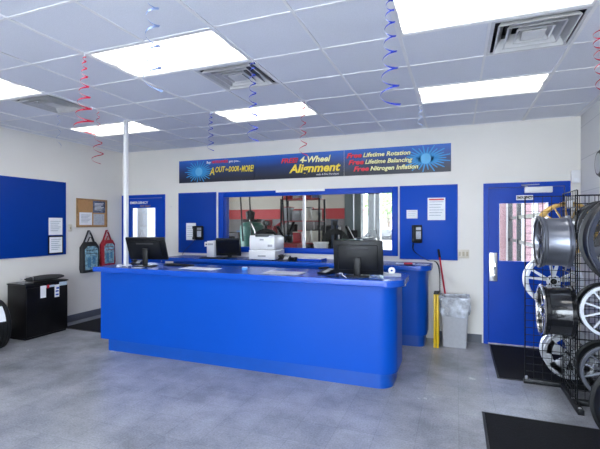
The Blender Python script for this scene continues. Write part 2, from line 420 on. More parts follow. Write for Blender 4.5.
ph1 = phone(-.55, 1.50, 'black wall phone on the right blue panel with long hanging cord')
ph2 = phone(-4.29, 1.49, 'black wall phone on the left blue panel beside the service window', .085, .125)
def cord(name, pts, r, lb, m=BLK, coil=0, parent=None):
    P = []
    for i in range(len(pts)-1):
        p0, p1, p2, p3 = [Vector(pts[max(0, min(len(pts)-1, i+k))]) for k in (-1, 0, 1, 2)]
        for q in range(10):
            s = q/10; P.append(.5*((2*p1)+(p2-p0)*s+(2*p0-5*p1+4*p2-p3)*s*s+(3*p1-p0-3*p2+p3)*s**3))
    P.append(Vector(pts[-1]))
    if coil:
        Q = []
        for i in range(len(P)-1):
            for q in range(8):
                p = P[i].lerp(P[i+1], q/8); a = q/8*2*PI
                Q.append(p+Vector((math.cos(a)*coil, math.sin(a)*coil, 0)))
        P = Q
    if parent: return MB().tube(P, r, 6).build(name, m, parent, -parent.location)
    return tag(MB().tube(P, r, 6).build(name, m), lb, 'cable')
cord('phone_cord', [(-.60, 6.26, 1.36), (-.58, 6.24, 1.25), (-.40, 6.25, 1.13), (-.30, 6.22, 1.12), (-.25, 6.22, 1.05), (-.235, 6.22, .90), (-.235, 6.22, .66)], .004, 'black coiled phone cord hanging past the counter end to the trash can', coil=.008, parent=ph1)
cord('phone_cord', [(-4.37, 6.30, 1.365), (-4.45, 6.29, 1.28), (-4.58, 6.28, 1.16), (-4.60, 6.25, 1.096)], .004, 'thin black cord from the left wall phone to the back counter', parent=ph2)
def outlet(x, z, lb, n=2, w=.075, h=.06):
    t = empty('wall_outlet', (x, WY, z), 0, lb, 'outlet')
    B(-w, w, -.008, 0, -h, h, .003).build('plate', mat('ivory', (.60, .56, .48), .4), t)
    for k in range(n):
        c = (-w+w*2*(k+.5)/n); B(c-.015, c+.015, -.011, -.0082, -h*.5, h*.5, .003).build('switch', mat('tan_switch', (.42, .37, .28), .4), t)
outlet(.075, 1.225, 'wide ivory outlet plate beside the right blue panel', 3)
t = empty('phone_jack', (-4.13, WY, 1.29), 0, 'small white phone jack on wall beside left blue panel', 'phone jack')
t.location = (-4.13, WY-.0185, 1.29)
B(-.04, .04, -.03, 0, -.04, .04, .004).build('plate', PLW, t); B(-.015, .015, -.034, -.0305, -.012, .012).build('socket', BLK, t)
t = empty('wall_sensor', (1.41, WY, 2.25), 0, 'small white sensor box in the corner above the right door', 'sensor')
B(-.05, .05, -.06, 0, -.08, .08, .01).build('case', PLW, t); B(-.03, .03, -.066, -.0605, -.07, -.02, .002).build('lens', PAPER, t)
tag(MB().lathe([(0, .006), (.02, .006), (.022, .013), (.028, .013)], 10, 'Y', (-4.92, WY-.028, 1.97)).build('wall_hook', STEEL), 'tiny metal hook on the wall between left door and blue panel', 'hook')

# ---------------------------------------------------------------- banner, three panels
YB = WY-.014
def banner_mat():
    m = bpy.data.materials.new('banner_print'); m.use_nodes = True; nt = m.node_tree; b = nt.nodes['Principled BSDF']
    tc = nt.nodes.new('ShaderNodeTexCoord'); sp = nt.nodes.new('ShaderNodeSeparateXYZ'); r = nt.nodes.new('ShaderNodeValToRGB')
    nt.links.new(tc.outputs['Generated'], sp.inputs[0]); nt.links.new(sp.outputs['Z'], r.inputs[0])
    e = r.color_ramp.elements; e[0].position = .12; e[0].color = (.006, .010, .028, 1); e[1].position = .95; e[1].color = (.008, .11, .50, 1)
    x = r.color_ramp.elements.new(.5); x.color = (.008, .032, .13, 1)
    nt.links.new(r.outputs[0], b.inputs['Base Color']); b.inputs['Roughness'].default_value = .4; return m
BAN = banner_mat()
TY = mat('print_yellow', (.86, .66, .06), .5, var=.02); TYP = mat('print_pale', (.86, .84, .42), .5, var=.02)
TR = mat('print_red', (.72, .02, .05), .5, var=.02); TW = mat('print_white', (.8, .8, .82), .5, var=.02); RAY = mat('print_cyan', (.02, .27, .62), .5, var=.05)
TK = mat('print_black', (.006, .007, .012), .6)
bx = [-4.74, -3.19, -1.645, -.085]; bz0, bz1 = 2.39, 2.79
bl = ['left third of the long blue banner with starburst and yellow slanted lettering', 'middle third of the long banner advertising free 4-wheel alignment', 'right third of the long banner listing free lifetime rotation and balancing']
PN = []
for k in range(3):
    t = empty('banner', ((bx[k]+bx[k+1])/2, YB, bz0), 0, bl[k], 'banner', 'banner panels above the service window'); w = (bx[k+1]-bx[k])/2
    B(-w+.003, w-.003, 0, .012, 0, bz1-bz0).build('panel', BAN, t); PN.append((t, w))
def shadowed(s, m, t, x, z, size, fit, bold=.003):
    text(s, TK, t, x+.006, -.002, z-.006, size, .25, fit, .0008, bold)
    text(s, m, t, x, -.004, z, size, .25, fit, .0008, bold)
def burst(t, cx, cz, rx, rz, n=22):
    m = MB()
    for k in range(n):
        a = 2*PI*k/n; ex = cx+rx*math.cos(a)*(1 if k % 2 else .82); ez = cz+rz*math.sin(a)*(1 if k % 2 else .82)
        ez = min(max(ez, .01), .39); da = .007
        m.quad((cx+.02*math.cos(a-1), -.0008, cz+.02*math.sin(a-1)), (ex+da*math.cos(a-PI/2), -.0008, min(max(ez+da*math.sin(a-PI/2), .005), .395)), (ex+da*math.cos(a+PI/2), -.0008, min(max(ez+da*math.sin(a+PI/2), .005), .395)), (cx+.02*math.cos(a+1), -.0008, cz+.02*math.sin(a+1)))
    m.build('starburst', RAY, t, smooth=False)
    MB().lathe([(-.0012, .001), (-.001, .075)], 24, 'Y', (cx, 0, cz)).build('starburst_centre', mat('burst_core', (.10, .42, .72), .5), t)
t, w = PN[0]
burst(t, -w+.43, .19, .30, .20, 26)
text('Buy', TW, t, -.18, -.003, .325, .06, .1, .09, bold=.001)
text('NATIONWIDE', TR, t, -.075, -.003, .325, .06, .1, .33, bold=.003)
text('gets you...', TW, t, .27, -.003, .325, .055, .1, .22, bold=.001)
shadowed('A', TY, t, -.12, .12, .19, .10)
shadowed('OUT', TY, t, .0, .165, .135, .20)
shadowed('the', TY, t, .205, .185, .06, .06, .001)
shadowed('DOOR', TY, t, .27, .165, .125, .20)
shadowed('&', TY, t, .485, .18, .06, .03, .001)
shadowed('MORE!', TY, t, .52, .15, .15, .235)
t, w = PN[1]
shadowed('FREE!', TR, t, -.29, .255, .105, .30)
shadowed('4-Wheel', TYP, t, .04, .245, .135, .52, .004)
shadowed('Alignment', TY, t, -.15, .09, .185, .87, .006)
text('with 4-Tire Purchase', TW, t, .32, -.003, .03, .04, .1, .37)
t, w = PN[2]
for k, (a, b_, x) in enumerate((('Free', 'Lifetime Rotation', 0), ('Free', 'Lifetime Balancing', .03), ('Free', 'Nitrogen Inflation', .11))):
    z = .275-.105*k
    shadowed(a, TR, t, -w+.04+x, z, .10, .24, .004)
    shadowed(b_, TYP, t, -w+.30+x, z, .09, .70, .0025)
burst(t, w-.345, .20, .34, .20, 26)

# ---------------------------------------------------------------- left wall things (plane X = WX0)
XL = WX0
t = empty('wall_panel', (XL, 4.2, 1.145), 0, 'very large blue panel on the left wall with two papers', 'wall panel')
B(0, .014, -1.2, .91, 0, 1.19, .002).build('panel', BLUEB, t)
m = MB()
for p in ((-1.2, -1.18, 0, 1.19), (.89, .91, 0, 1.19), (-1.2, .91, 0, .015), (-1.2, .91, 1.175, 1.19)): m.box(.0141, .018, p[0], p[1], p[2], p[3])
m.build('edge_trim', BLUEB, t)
def lsheet(y0, y1, z0, z1, lb, frame=None, x=XL+.0185, m=PAPER, cat='notice', ink=PGREY, name='notice'):
    t = empty(name, (x, (y0+y1)/2, z0), 0, lb, cat); w = (y1-y0)/2; h = z1-z0
    o = .003
    if frame: B(0, .008, -w, w, 0, h).build('frame', frame, t); w -= .018; o = .009
    else: B(0, o, -w, w, 0, h).build('sheet', m, t)
    zz0 = .02 if frame else 0
    if frame: B(.008, .0095, -w, w, zz0, h-zz0).build('sheet', m, t); o = .0095
    l = MB()
    for k in range(6):
        z = h*(.8-.11*k); l.box(o, o+.001, -w*.75, w*(.75-.2*(k % 3)), z-.006, z+.004)
    l.build('print', ink, t); return t
lsheet(4.80, 5.04, 1.47, 1.745, 'plain white paper on the left blue panel, upper of two')
lsheet(4.79, 5.05, 1.165, 1.455, 'white paper in black frame on the left blue panel, lower of two', BLK)
t = empty('light_switch', (XL, 5.20, 1.58), 0, 'beige wall switch between left blue panel and corkboard', 'switch')
B(0, .008, -.035, .035, -.06, .06, .003).build('plate', MATS['ivory'], t); B(.0082, .016, -.008, .008, -.02, .02, .002).build('toggle', MATS['tan_switch'], t)
t = empty('corkboard', (XL, 5.64, 1.60), 0, 'wood framed corkboard on left wall above the hanging bags', 'corkboard')
B(0, .012, -.31, .31, .0, .48).build('cork', CORK, t)
m = MB()
for p in ((-.325, -.30, -.01, .49), (.30, .325, -.01, .49), (-.30, .30, -.01, .015), (-.30, .30, .465, .49)): m.box(0, .022, p[0], p[1], p[2], p[3], .003)
m.build('frame', mat('oak', (.34, .20, .09), .5, var=.2, scale=30), t)
lsheet(5.37, 5.63, 1.63, 1.85, 'white sheet pinned to lower left of the corkboard', x=XL+.0125)
lsheet(5.65, 5.92, 1.85, 2.06, 'dark blue grey photo flyer pinned at upper right of the corkboard', x=XL+.0125, m=mat('dark_photo', (.09, .11, .17), .4, var=.9, scale=22), ink=PAPER, name='flyer', cat='flyer')
lsheet(5.66, 5.90, 1.63, 1.83, 'grey printed sheet pinned at lower right of the corkboard', x=XL+.0125, m=mat('grey_paper', (.42, .45, .50), .6, var=.2, scale=30))
def bag(y, z, w, h, cloth, lb, lean):
    t = empty('hanging_bag', (XL, y, z), 0, lb, 'bag')
    out = [(-w*.95, 0), (w*.95, 0), (w, h*.1), (w*.98, h*.6), (w*.6, h*.72), (-w*.6, h*.72), (-w, h*.6), (-w, h*.1)]
    M = Matrix(((0, 0, 1, 0), (1, 0, 0, 0), (0, 1, 0, 0), (0, 0, 0, 1)))
    MB().prism(out, .0, .09, .014, M).build('body', cloth, t)
    inn = [(-w*.72, h*.07), (w*.72, h*.07), (w*.76, h*.55), (w*.45, h*.62), (-w*.45, h*.62), (-w*.78, h*.55)]
    MB().prism(inn, .091, .098, 0, M).build('clear_pocket', AQUA, t)
    MB().box(.0985, .102, -w*.65, w*.65, h*.44, h*.455).box(.0985, .102, -w*.6, w*.6, h*.52, h*.535).build('zip', cloth, t)
    MB().box(.0985, .101, -w*.5, -w*.1, h*.12, h*.36).box(.0985, .101, w*.1, w*.45, h*.2, h*.38).build('card_insert', mat('insert_blue', (.06, .20, .34), .4, var=.4, scale=30), t)
    pts = [(.03, -w*.62, h*.70), (.03, -w*.3, h*.86), (.025, -w*.06, h*.985), (.025, w*.06, h*.985), (.03, w*.35, h*.86), (.03, w*.66, h*.70)]
    MB().tube(pts, .014, 8).build('strap', cloth, t)
    MB().tube([(.06, -w*.35, h*.70), (.065, -w*.1, h*.83), (.065, w*.12, h*.83), (.06, w*.4, h*.70)], .010, 8).build('handle', cloth, t)
    B(0, .05, -.008, .008, h*.945, h*.965).build('hook', STEEL, t)
bag(5.55, .80, .175, .74, CLOTHK, 'black and clear backpack hanging on left wall under the corkboard', 0)
bag(5.945, .88, .145, .66, CLOTHR, 'dark red and clear backpack hanging on left wall near the corner', 0)

# black cabinet against left wall
t = empty('storage_cabinet', (-6.06, 4.15, 0), 0, 'black storage cabinet with taped papers against the left wall', 'cabinet'); t.scale = (1, .76, 1.04)
B(0.02, .40, 0, .86, .03, .74, .006).build('body', GLB2 if False else mat('black_cabinet', (.005, .005, .006), .3, var=.2, scale=5, spec=.25), t)
B(.03, .38, .01, .85, 0, .03).build('plinth', BLK, t)
B(.40, .412, .008, .852, .035, .70, .003).build('door', MATS['black_cabinet'], t)
B(0.01, .42, -.008, .868, .741, .758, .004).build('top', BLK, t)
MB().box(.4125, .415, .27, .385, .545, .715).build('paper', PAPER, t)
MB().box(.4125, .415, .565, .665, .525, .705).build('paper', PAPER, t)
MB().box(.415, .4165, .585, .65, .55, .57).box(.415, .4165, .585, .65, .60, .62).box(.415, .4165, .60, .66, .64, .665).build('paper_print', BLUEP, t)
MB().box(.4125, .4145, .386, .564, .68, .71).build('tape', mat('pale_tape', (.45, .55, .66), .4), t)
MB().box(.4125, .4145, .666, .84, .68, .735).build('tape', MATS['pale_tape'], t)
B(.4145, .417, .40, .45, .67, .72).build('tape_end', RED, t)
m = MB()
for a in (0, .08, .16, .24): m.tube([(.04+a, .0, .765), (.04+a, .13, .765)], .004, 6)
m.tube([(.03, 0, .765), (.36, 0, .765), (.36, 0, .82), (.28, 0, .84), (.28, 0, .80)], .004, 6).tube([(.03, .13, .765), (.36, .13, .765), (.36, .13, .85), (.2, .13, .86), (.2, .13, .82)], .004, 6)
tag(m.build('wire_rack', STEEL, loc=(-6.06, 4.155, .03)), 'small bent wire rack lying on the black cabinet', 'wire rack')
bg = MB(); n = 14
for k in range(n):
    pass
bg.lathe([(-.22, .02), (-.20, .06), (-.1, .085), (0, .10), (.1, .09), (.2, .06), (.24, .02)], 20, 'Y', M=Matrix.Translation((-5.84, 4.57, (.789+.044))) @ Matrix.Diagonal((1.6, 1.25, .42, 1)))
bgo = tag(bg.build('soft_bag', CLOTHK), 'flat black bag slumped on top of the black cabinet', 'bag')

# ---------------------------------------------------------------- tires and wheels
def tire(name, R, W, loc, rz, lb, r_in=None):
    t = empty(name, loc, rz, lb, 'tire'); ri = r_in or R*.6; h = W/2
    prof = [(-h*.8, ri), (-h, ri+(R-ri)*.35), (-h*.98, R*.9), (-h*.8, R*.985), (-h*.62, R), (-h*.45, R), (-h*.42, R-.008), (-h*.36, R-.008), (-h*.33, R), (-h*.05, R), (-h*.03, R-.008), (h*.03, R-.008), (h*.05, R), (h*.33, R), (h*.36, R-.008), (h*.42, R-.008), (h*.45, R), (h*.62, R), (h*.8, R*.985), (h*.98, R*.9), (h, ri+(R-ri)*.35), (h*.8, ri), (h*.7, ri+.01), (h*.85, R*.8), (0, R*.94), (-h*.85, R*.8), (-h*.7, ri+.01)]
    MB().lathe(prof, 48, 'Y', closed=True).build('casing', RUB, t)
    return t
t = tire('tire', .32, .21, (-5.70, 3.74, .321), math.radians(-12), 'black tire standing at the left picture edge with white label')
m = MB()
for k in range(8):
    a0, a1 = .25+k*.085, .25+(k+1)*.085; r = .323
    m.quad((r*math.cos(a0), -.04, r*math.sin(a0)), (r*math.cos(a0), .03, r*math.sin(a0)), (r*math.cos(a1), .03, r*math.sin(a1)), (r*math.cos(a1), -.04, r*math.sin(a1)))
m.build('label_strip', PAPER, t)

def wheel(loc, face, R, W, barrel, facem, n, style, lb, cap=BLK, group='alloy wheels on the display rack', dish=.02):
    """face: unit direction angle rz so that local -Y faces outwards"""
    t = empty('alloy_wheel', loc, face, lb, 'wheel', group); h = W/2
    prof = [(-h, R), (-h+.012, R), (-h+.022, R-.014), (-h*.66, R-.016), (-h*.6, R-.026), (h*.55, R-.024), (h*.7, R-.016), (h-.02, R-.022), (h-.012, R), (h, R),
            (h, R-.012), (h-.03, R-.034), (h*.4, R-.040), (-h*.45, R-.042), (-h*.7, R-.036), (-h+.006, R-.030), (-h-.002, R-.012)]
    MB().lathe(prof, 56, 'Y', closed=True).build('barrel', barrel, t)
    MB().lathe([(-h-.004, R-.030), (-h-.006, R-.008), (-h+.004, R+.001), (-h+.012, R-.002), (-h+.010, R-.030)], 56, 'Y', closed=True).build('lip', facem, t)
    yy = -h+dish; ro = R-.032
    for k in range(n):
        a = 2*PI*k/n+.3; M = Matrix.Rotation(-a, 4, 'Y'); m = MB()
        if style == 'thin': w0, w1, d = .010, .007, .02
        elif style == 'wide': w0, w1, d = .030, R*.34, .014
        elif style == 'mid': w0, w1, d = .022, .030, .022
        else: w0, w1, d = .016, .012, .02
        vs = [(.05, -w0), (ro, -w1), (ro, w1), (.05, w0)]
        if style == 'split':
            for sg in (-1, 1):
                v2 = [(.05, -w0), (ro, sg*.045-w1), (ro, sg*.045+w1), (.05, w0)]
                M2 = M @ Matrix(((1, 0, 0, 0), (0, 0, 1, yy), (0, 1, 0, 0), (0, 0, 0, 1))); m.prism(v2, 0, d, 0, M2)
        else:
            M2 = M @ Matrix(((1, 0, 0, 0), (0, 0, 1, yy), (0, 1, 0, 0), (0, 0, 0, 1))); m.prism(vs, 0, d, .003, M2)
        m.build('spoke', facem, t)
    if style == 'wide': MB().lathe([(yy, R*.66), (yy, ro), (yy+.013, ro), (yy+.013, R*.66)], 48, 'Y', closed=True).build('outer_disc', facem, t)
    MB().lathe([(yy+.03, .062), (yy+.002, .066), (yy-.004, .058), (yy-.004, .03)], 28, 'Y').build('hub', facem, t)
    MB().lathe([(yy-.012, .022), (yy-.0045, .03)], 20, 'Y').build('centre_cap', cap, t)
    for k in range(5):
        a = 2*PI*k/5; MB().lathe([(yy-.006, .006), (yy-.0042, .008)], 8, 'Y', (.045*math.cos(a), 0, .045*math.sin(a))).build('lug_hole', BLK, t)
    return t
def grid_panel(t, p0, p1, z0, z1, sp=.0762):
    p0, p1 = Vector(p0), Vector(p1); L = (p1-p0).length; d = (p1-p0).normalized(); nrm = Vector((-d.y, d.x))
    m = MB(); k = 0
    nv = max(1, round(L/sp))
    for k in range(nv+1):
        p = p0+d*(L*k/nv); m.tube([(p.x, p.y, z0), (p.x, p.y, z1)], .0032 if 0 < k < nv else .006, 6)
    nh = round((z1-z0)/sp)
    for k in range(nh+1):
        z = z0+(z1-z0)*k/nh; q = nrm*.004
        m.tube([(p0.x+q.x, p0.y+q.y, z), (p1.x+q.x, p1.y+q.y, z)], .0032 if 0 < k < nh else .005, 6)
    m.build('grid_panel', BLKM, t)
t = empty('display_rack', (.98, 4.95, 0), 0, 'black wire grid display rack beside the right door holding wheels', 'display rack')
def rel(o, f): return f
AX, AY = .98, 4.95
grid_panel(t, (.645-AX, 0), (1.44-AX, 0), .05, 1.92)
grid_panel(t, (0, 4.42-AY), (0, -.01), .05, 1.94)
grid_panel(t, (.012, 4.54-AY), (1.44-AX, 4.54-AY), .05, 1.90)
B(.63-AX, 1.45-AX, -.018, .018, .0, .045, .004).build('foot', BLKM, t)
B(-.025, .025, 4.30-AY, -.02, .0, .045, .004).build('foot', BLKM, t)
B(.03, 1.45-AX, 4.52-AY, 4.56-AY, .0, .045, .004).build('foot', BLKM, t)
MB().lathe([(.045, .014), (.052, .010)], 10, 'Z', (0, 4.34-AY, 0)).lathe([(.045, .014), (.052, .010)], 10, 'Z', (0, 4.56-AY, 0)).build('bolt', STEEL, t)
MB().lathe([(.045, .014), (.075, .014)], 10, 'Z', (.655-AX, 0, 0)).build('foot_cap', STEEL, t)
m = MB()
for (x, y, z) in ((.84, 4.67, 1.47), (.84, 4.61, .83)): m.tube([(x-AX-.06, y-AY, z), (-.008, y-AY, z)], .014, 10)
for (x, z) in ((.915, 1.05), (1.04, 1.60), (1.04, .33)): m.tube([(x-AX, .008, z), (x-AX, .16, z)], .014, 10)
for (x, z) in ((1.195, .90), (1.19, .385), (1.18, 1.62)): m.tube([(x-AX, 4.53-AY, z), (x-AX, 4.40-AY, z)], .014, 10)
m.build('wheel_bracket', BLKM, t)
wheel((.843, 4.67, 1.47), -PI/2, .25, .25, GUN, mat('dark_spoke', (.03, .032, .038), .3, metal=.5), 7, 'mid', 'deep gunmetal wheel seen from its side, top of the rack in front of the door')
wheel((.853, 4.61, .825), -PI/2, .245, .25, GLB, CHR, 6, 'mid', 'gloss black wheel with bright chrome spokes, seen side-on below the gunmetal wheel')
wheel((.915, 5.105, 1.05), 0, .262, .2, SILV, WHTW, 5, 'split', 'bright silver split spoke wheel hanging behind the grid beside the blue door')
wheel((1.04, 5.105, 1.60), 0, .265, .2, GOLD, GOLD, 14, 'thin', 'gold multi-spoke wheel behind the gunmetal wheel at the rack top', SILV)
wheel((1.06, 5.105, .315), 0, .245, .2, SILV, SILV, 5, 'wide', 'silver disc style wheel with dark windows, lowest behind the grid', SILV)
wheel((1.195, 4.41, .90), 0, .225, .19, BLKM, WHTW, 10, 'thin', 'white ten spoke wheel at right picture edge above a dark wheel')
wheel((1.205, 4.41, .385), 0, .235, .19, RUB, GUN, 12, 'thin', 'dark wheel with thin grey spokes, below the white wheel at right edge')
wheel((1.18, 4.41, 1.62), 0, .225, .19, GLB, GLB, 8, 'mid', 'black wheel high on the rack between gold wheel and large rim')
# second, nearer rack mostly outside the frame
t = empty('display_rack', (1.15, 3.18, 0), 0, 'nearer black wire grid rack behind the large dark rim at right edge', 'display rack')
grid_panel(t, (-.27, 0), (.29, 0), .05, 1.98)
B(-.28, .30, -.018, .018, 0, .045, .004).build('foot', BLKM, t)
MB().box(-.02, .02, -.3, -.02, 0, .045, .004).box(-.02, .02, .02, .3, 0, .045, .004).build('foot', BLKM, t)
MB().tube([(-.165, -.004, 1.54), (-.165, -.16, 1.54)], .014, 10).tube([(-.12, -.004, .55), (-.12, -.16, .55)], .014, 10).build('wheel_bracket', BLKM, t)
wheel((.985, 3.04, 1.54), math.radians(-4), .300, .26, mat('satin_black', (.010, .011, .014), .35, spec=.35), mat('dark_lip', (.010, .014, .03), .4, spec=.3), 6, 'mid', 'very large dark glossy rim cut by the right picture edge', group='wheels on the nearer rack', dish=.17)
wheel((1.03, 3.04, .55), 0, .285, .24, RUB, GLB, 6, 'mid', 'black wheel near the floor at lower right picture edge', group='wheels on the nearer rack', dish=.08)
t = empty('fixture', (WX1, 5.40, 2.29), 0, 'dark round speaker high on the right block wall at picture edge', 'fixture')  # stand-in for an unidentified dark round shape
MB().lathe([(0, .15), (-.05, .15), (-.07, .13), (-.072, .02)], 32, 'X').build('housing', BLK, t)
MB().lathe([(-.0725, .11), (-.078, .08), (-.08, .01)], 32, 'X').build('front_disc', GREYP, t)
# lock box / tag clipped on the rack
t = empty('tag_box', (1.03, 4.935, 1.855), 0, 'small pale grey tag box clipped near the top of the grid rack', 'tag')
B(-.03, .03, -.03, .0, -.055, .055, .004).build('case', GREYP, t); B(-.022, .022, -.033, -.0305, -.045, .02).build('face', PAPER, t)

# floor mats
def fmat(x0, x1, y0, y1, lb):
    t = empty('floor_mat', ((x0+x1)/2, (y0+y1)/2, 0), 0, lb, 'floor mat', 'black entrance mats'); w, d = (x1-x0)/2, (y1-y0)/2
    B(-w+.02, w-.02, -d+.02, d-.02, .0, .009).build('carpet', MATF, t)
    m = MB()
    for p in ((-w, w, -d, -d+.02), (-w, w, d-.02, d), (-w, -w+.02, -d+.02, d-.02), (w-.02, w, -d+.02, d-.02)): m.box(p[0], p[1], p[2], p[3], 0, .006, .002)
    m.build('rubber_edge', BLK, t)
fmat(.39, 1.33, 4.985, 6.30, 'black mat on the floor in front of the right blue door')
fmat(.19, 1.40, 3.10, 4.07, 'black mat in the lower right foreground near the large wheels')
fmat(-5.85, -4.75, 4.86, 5.62, 'small black mat behind the left end of the counter')

# ---------------------------------------------------------------- counters
t = empty('front_counter', (-2.45, 4.5, 0), 0, 'long bright blue service counter with rounded right end, in front', 'counter')
ox, oy = -2.45, 4.5
def rr(x0, x1, y0, y1, r): return [(x-ox, y-oy) for x, y in rrect(x0, x1, y0, y1, (0.0, r, r, 0.0), 10)]
MB().prism(rr(-4.25, -.615, 4.255, 4.79, .15), 0, .165).build('kick_base', BLUED, t)
MB().prism(rr(-4.315, -.565, 4.19, 4.85, .17), .165, 1.028).build('body', BLUE, t)
MB().prism(rr(-4.40, -.495, 4.14, 4.90, .19), 1.0285, 1.09, .01).build('worktop', BLUETOP, t)
MB().box(-.01, .02, -.02, .02, 0, .035, .004).lathe([(.02, .016), (.04, .014)], 14, 'X', (0, 0, .018)).build('lock_knob', STEEL, t, loc=(-.555-ox, 4.60-oy, .98))
t = empty('back_counter', (-2.45, 6.0, 0), 0, 'blue work counter along the back wall under the service window', 'counter')
ox, oy = -2.45, 6.0
MB().prism(rr(-4.40, -.42, 5.85, 6.33, .10), 0, .165).build('kick_base', BLUED, t)
MB().prism(rr(-4.42, -.385, 5.77, 6.345, .15), .165, 1.028).build('body', BLUE, t)
MB().prism(rr(-4.62, -.325, 5.71, 6.348, .17), 1.0285, 1.09, .01).build('worktop', BLUETOP, t)
T = 1.0905
# pole
t = empty('support_pole', (-4.11, 4.41, T), 0, 'white square pole rising from the counter to the ceiling', 'pole')
B(-.024, .024, -.024, .024, .004, CZ-T-.01, .006).build('shaft', WHITE, t); B(-.055, .055, -.055, .055, 0, .004).build('base_plate', WHITE, t)

def monitor(loc, rz, w, h, lb, tilt=10, z=.10, facing=True, name='monitor'):
    """screen looks to local +Y, its back to local -Y"""
    t = empty(name, loc, rz, lb, 'monitor')
    R = Matrix.Translation((0, 0, z+h/2)) @ Matrix.Rotation(math.radians(tilt), 4, 'X')
    B(-w/2, w/2, -.022, .012, -h/2, h/2, .006, R).build('bezel', BLK, t)
    B(-w/2+.018, w/2-.018, .0125, .014, -h/2+.03, h/2-.018, 0, R).build('screen', SCR, t)
    B(-w*.40, w*.40, -.045, -.022, -h*.36, h*.38, .01, R).build('rear_cover', BLK, t)
    B(-w*.22, w*.22, -.049, -.0455, h*.25, h*.32, .001, R).build('vent_slot', mat('dark_grey_plastic', (.03, .03, .035), .6), t)
    B(-.035, .035, -.075, -.046, .012, z+h*.5, .008).build('stand', BLK, t)
    MB().prism(rrect(-.12, .12, -.14, .07, (.04, .04, .04, .04), 6), 0, .012, .003).build('stand_base', BLK, t)
    return t
monitor((-.985, 4.42, T), math.radians(4), .52, .36, 'black computer monitor seen from behind on right end of front counter', 9, .02)
monitor((-3.80, 4.46, T), math.radians(16), .52, .32, 'black computer monitor seen from behind on left end of front counter', 25, .075)
t = monitor((-3.50, 5.99, T), math.radians(180+8), .43, .29, 'black monitor with its screen facing out on the back counter', -6, .035)
def keyboard(loc, rz, lb, w=.42, d=.15, m=BLK):
    t = empty('keyboard', loc, rz, lb, 'keyboard')
    B(-w/2, w/2, -d/2, d/2, 0, .016, .004).build('body', m, t)
    k = MB()
    for i in range(14):
        for j in range(5):
            x = -w/2+.014+i*(w-.028)/14; y = -d/2+.014+j*(d-.028)/5
            k.box(x+.002, x+(w-.028)/14-.002, y+.002, y+(d-.028)/5-.002, .016, .021)
    tag(k.build('keys', m, t), kind='stuff')
keyboard((-3.46, 4.66, T), math.radians(-10), 'black keyboard beside left monitor on the front counter')
keyboard((-3.66, 5.80, T), math.radians(6), 'black keyboard on back counter in front of the facing monitor')
keyboard((-1.08, 4.74, T), 0, 'black keyboard behind right monitor on the front counter')
t = empty('mouse', (-4.10, 4.285, T), .5, 'white and dark computer mouse beside the pole on the counter', 'mouse')
MB().lathe([(0, .045), (.012, .045), (.025, .035), (.032, .015), (.033, .003)], 20, 'Z', M=Matrix.Diagonal((.75, 1.2, 1, 1))).build('shell', PLW, t)
MB().lathe([(.0305, .006), (.036, .004)], 10, 'Z', (0, .02, 0)).build('scroll_wheel', BLK, t)
def deskphone(loc, rz, lb, s=1.0):
    t = empty('desk_phone', loc, rz, lb, 'phone')
    M = Matrix.Scale(s, 4)
    me = MB().prism([(-.1, 0), (.1, 0), (.1, .075), (-.1, .025)], -.09, .09, .006, M @ Matrix(((0, 0, 1, 0), (1, 0, 0, 0), (0, 1, 0, 0), (0, 0, 0, 1))))
    me.build('base', BLK, t)
    B(-.085, -.035, -.095, .10, .065, .095, .014, M).build('handset', BLK, t)
    B(0, .075, .02, .07, .064, .072, 0, M @ Matrix.Rotation(.0, 4, 'X')).build('display', PGREY, t)
    k = MB()
    for i in range(3):
        for j in range(4): k.box(.002+i*.027, .022+i*.027, -.085+j*.025, -.068+j*.025, .03+.006*j, .042+.006*j, .001, M)
    k.build('keys', GREYP, t)
deskphone((-4.12, 4.62, T), .4, 'low black desk phone just right of the pole base', .7)
deskphone((-1.36, 4.50, T), -.5, 'black desk phone left of the right monitor on front counter', .75)
deskphone((-2.45, 5.86, T), .2, 'dark desk phone beside the white printer on the back counter', .95)
B_ = MB().prism(rrect(-.055, .055, -.04, .04, (.015, .015, .015, .015)), 0, .05, .008)
t = empty('card_terminal', (-2.335, 5.95, T), -.3, 'small black card terminal right of the printer desk phone', 'card terminal')
B_.build('body', BLK, t); B(-.035, .035, -.02, .02, .0505, .054).build('screen', PGREY, t)
# papers on counters
def flatpaper(x, y, w, d, rz, lb, m=PAPER, name='paper', edge=None, z=T):
    t = empty(name, (x, y, z), rz, lb, 'paper')
    h = 0
    if edge: B(-w/2-.012, w/2+.012, -d/2-.012, d/2+.012, 0, .004, .001).build('backing', edge, t); h = .0042
    B(-w/2, w/2, -d/2, d/2, h, h+.002).build('sheet', m, t)
    l = MB()
    for k in range(7): l.box(-w*.4, w*(.4-.1*(k % 3)), d*(.38-.12*k)-.003, d*(.38-.12*k)+.003, h+.0021, h+.0026)
    l.build('print', PGREY, t)
flatpaper(-1.83, 4.40, .42, .26, .03, 'framed white sheet lying flat in middle of front counter', mat('paper_blueish', (.55, .56, .68), .35, var=.05), edge=GREYP)
flatpaper(-2.98, 4.46, .50, .22, -.06, 'wide white sheet on the front counter left of centre', edge=None)
flatpaper(-3.78, 4.27, .13, .09, .2, 'small white slip in front of left monitor')
flatpaper(-.68, 6.02, .26, .16, .1, 'white paper on the back counter behind right monitor')
flatpaper(-.45, 5.96, .15, .18, -.2, 'sheet of paper at right end of the back counter')
t = empty('paper_tray', (-2.08, 6.06, T), -.05, 'shallow blue paper tray on the back counter below the window', 'tray')
MB().box(-.20, .20, -.12, .12, 0, .006).box(-.2, .2, -.12, -.112, .006, .03).box(-.2, .2, .112, .12, .006, .03).box(-.2, -.192, -.112, .112, .006, .03).box(.192, .2, -.112, .112, .006, .03).build('tray', BLUEP, t)
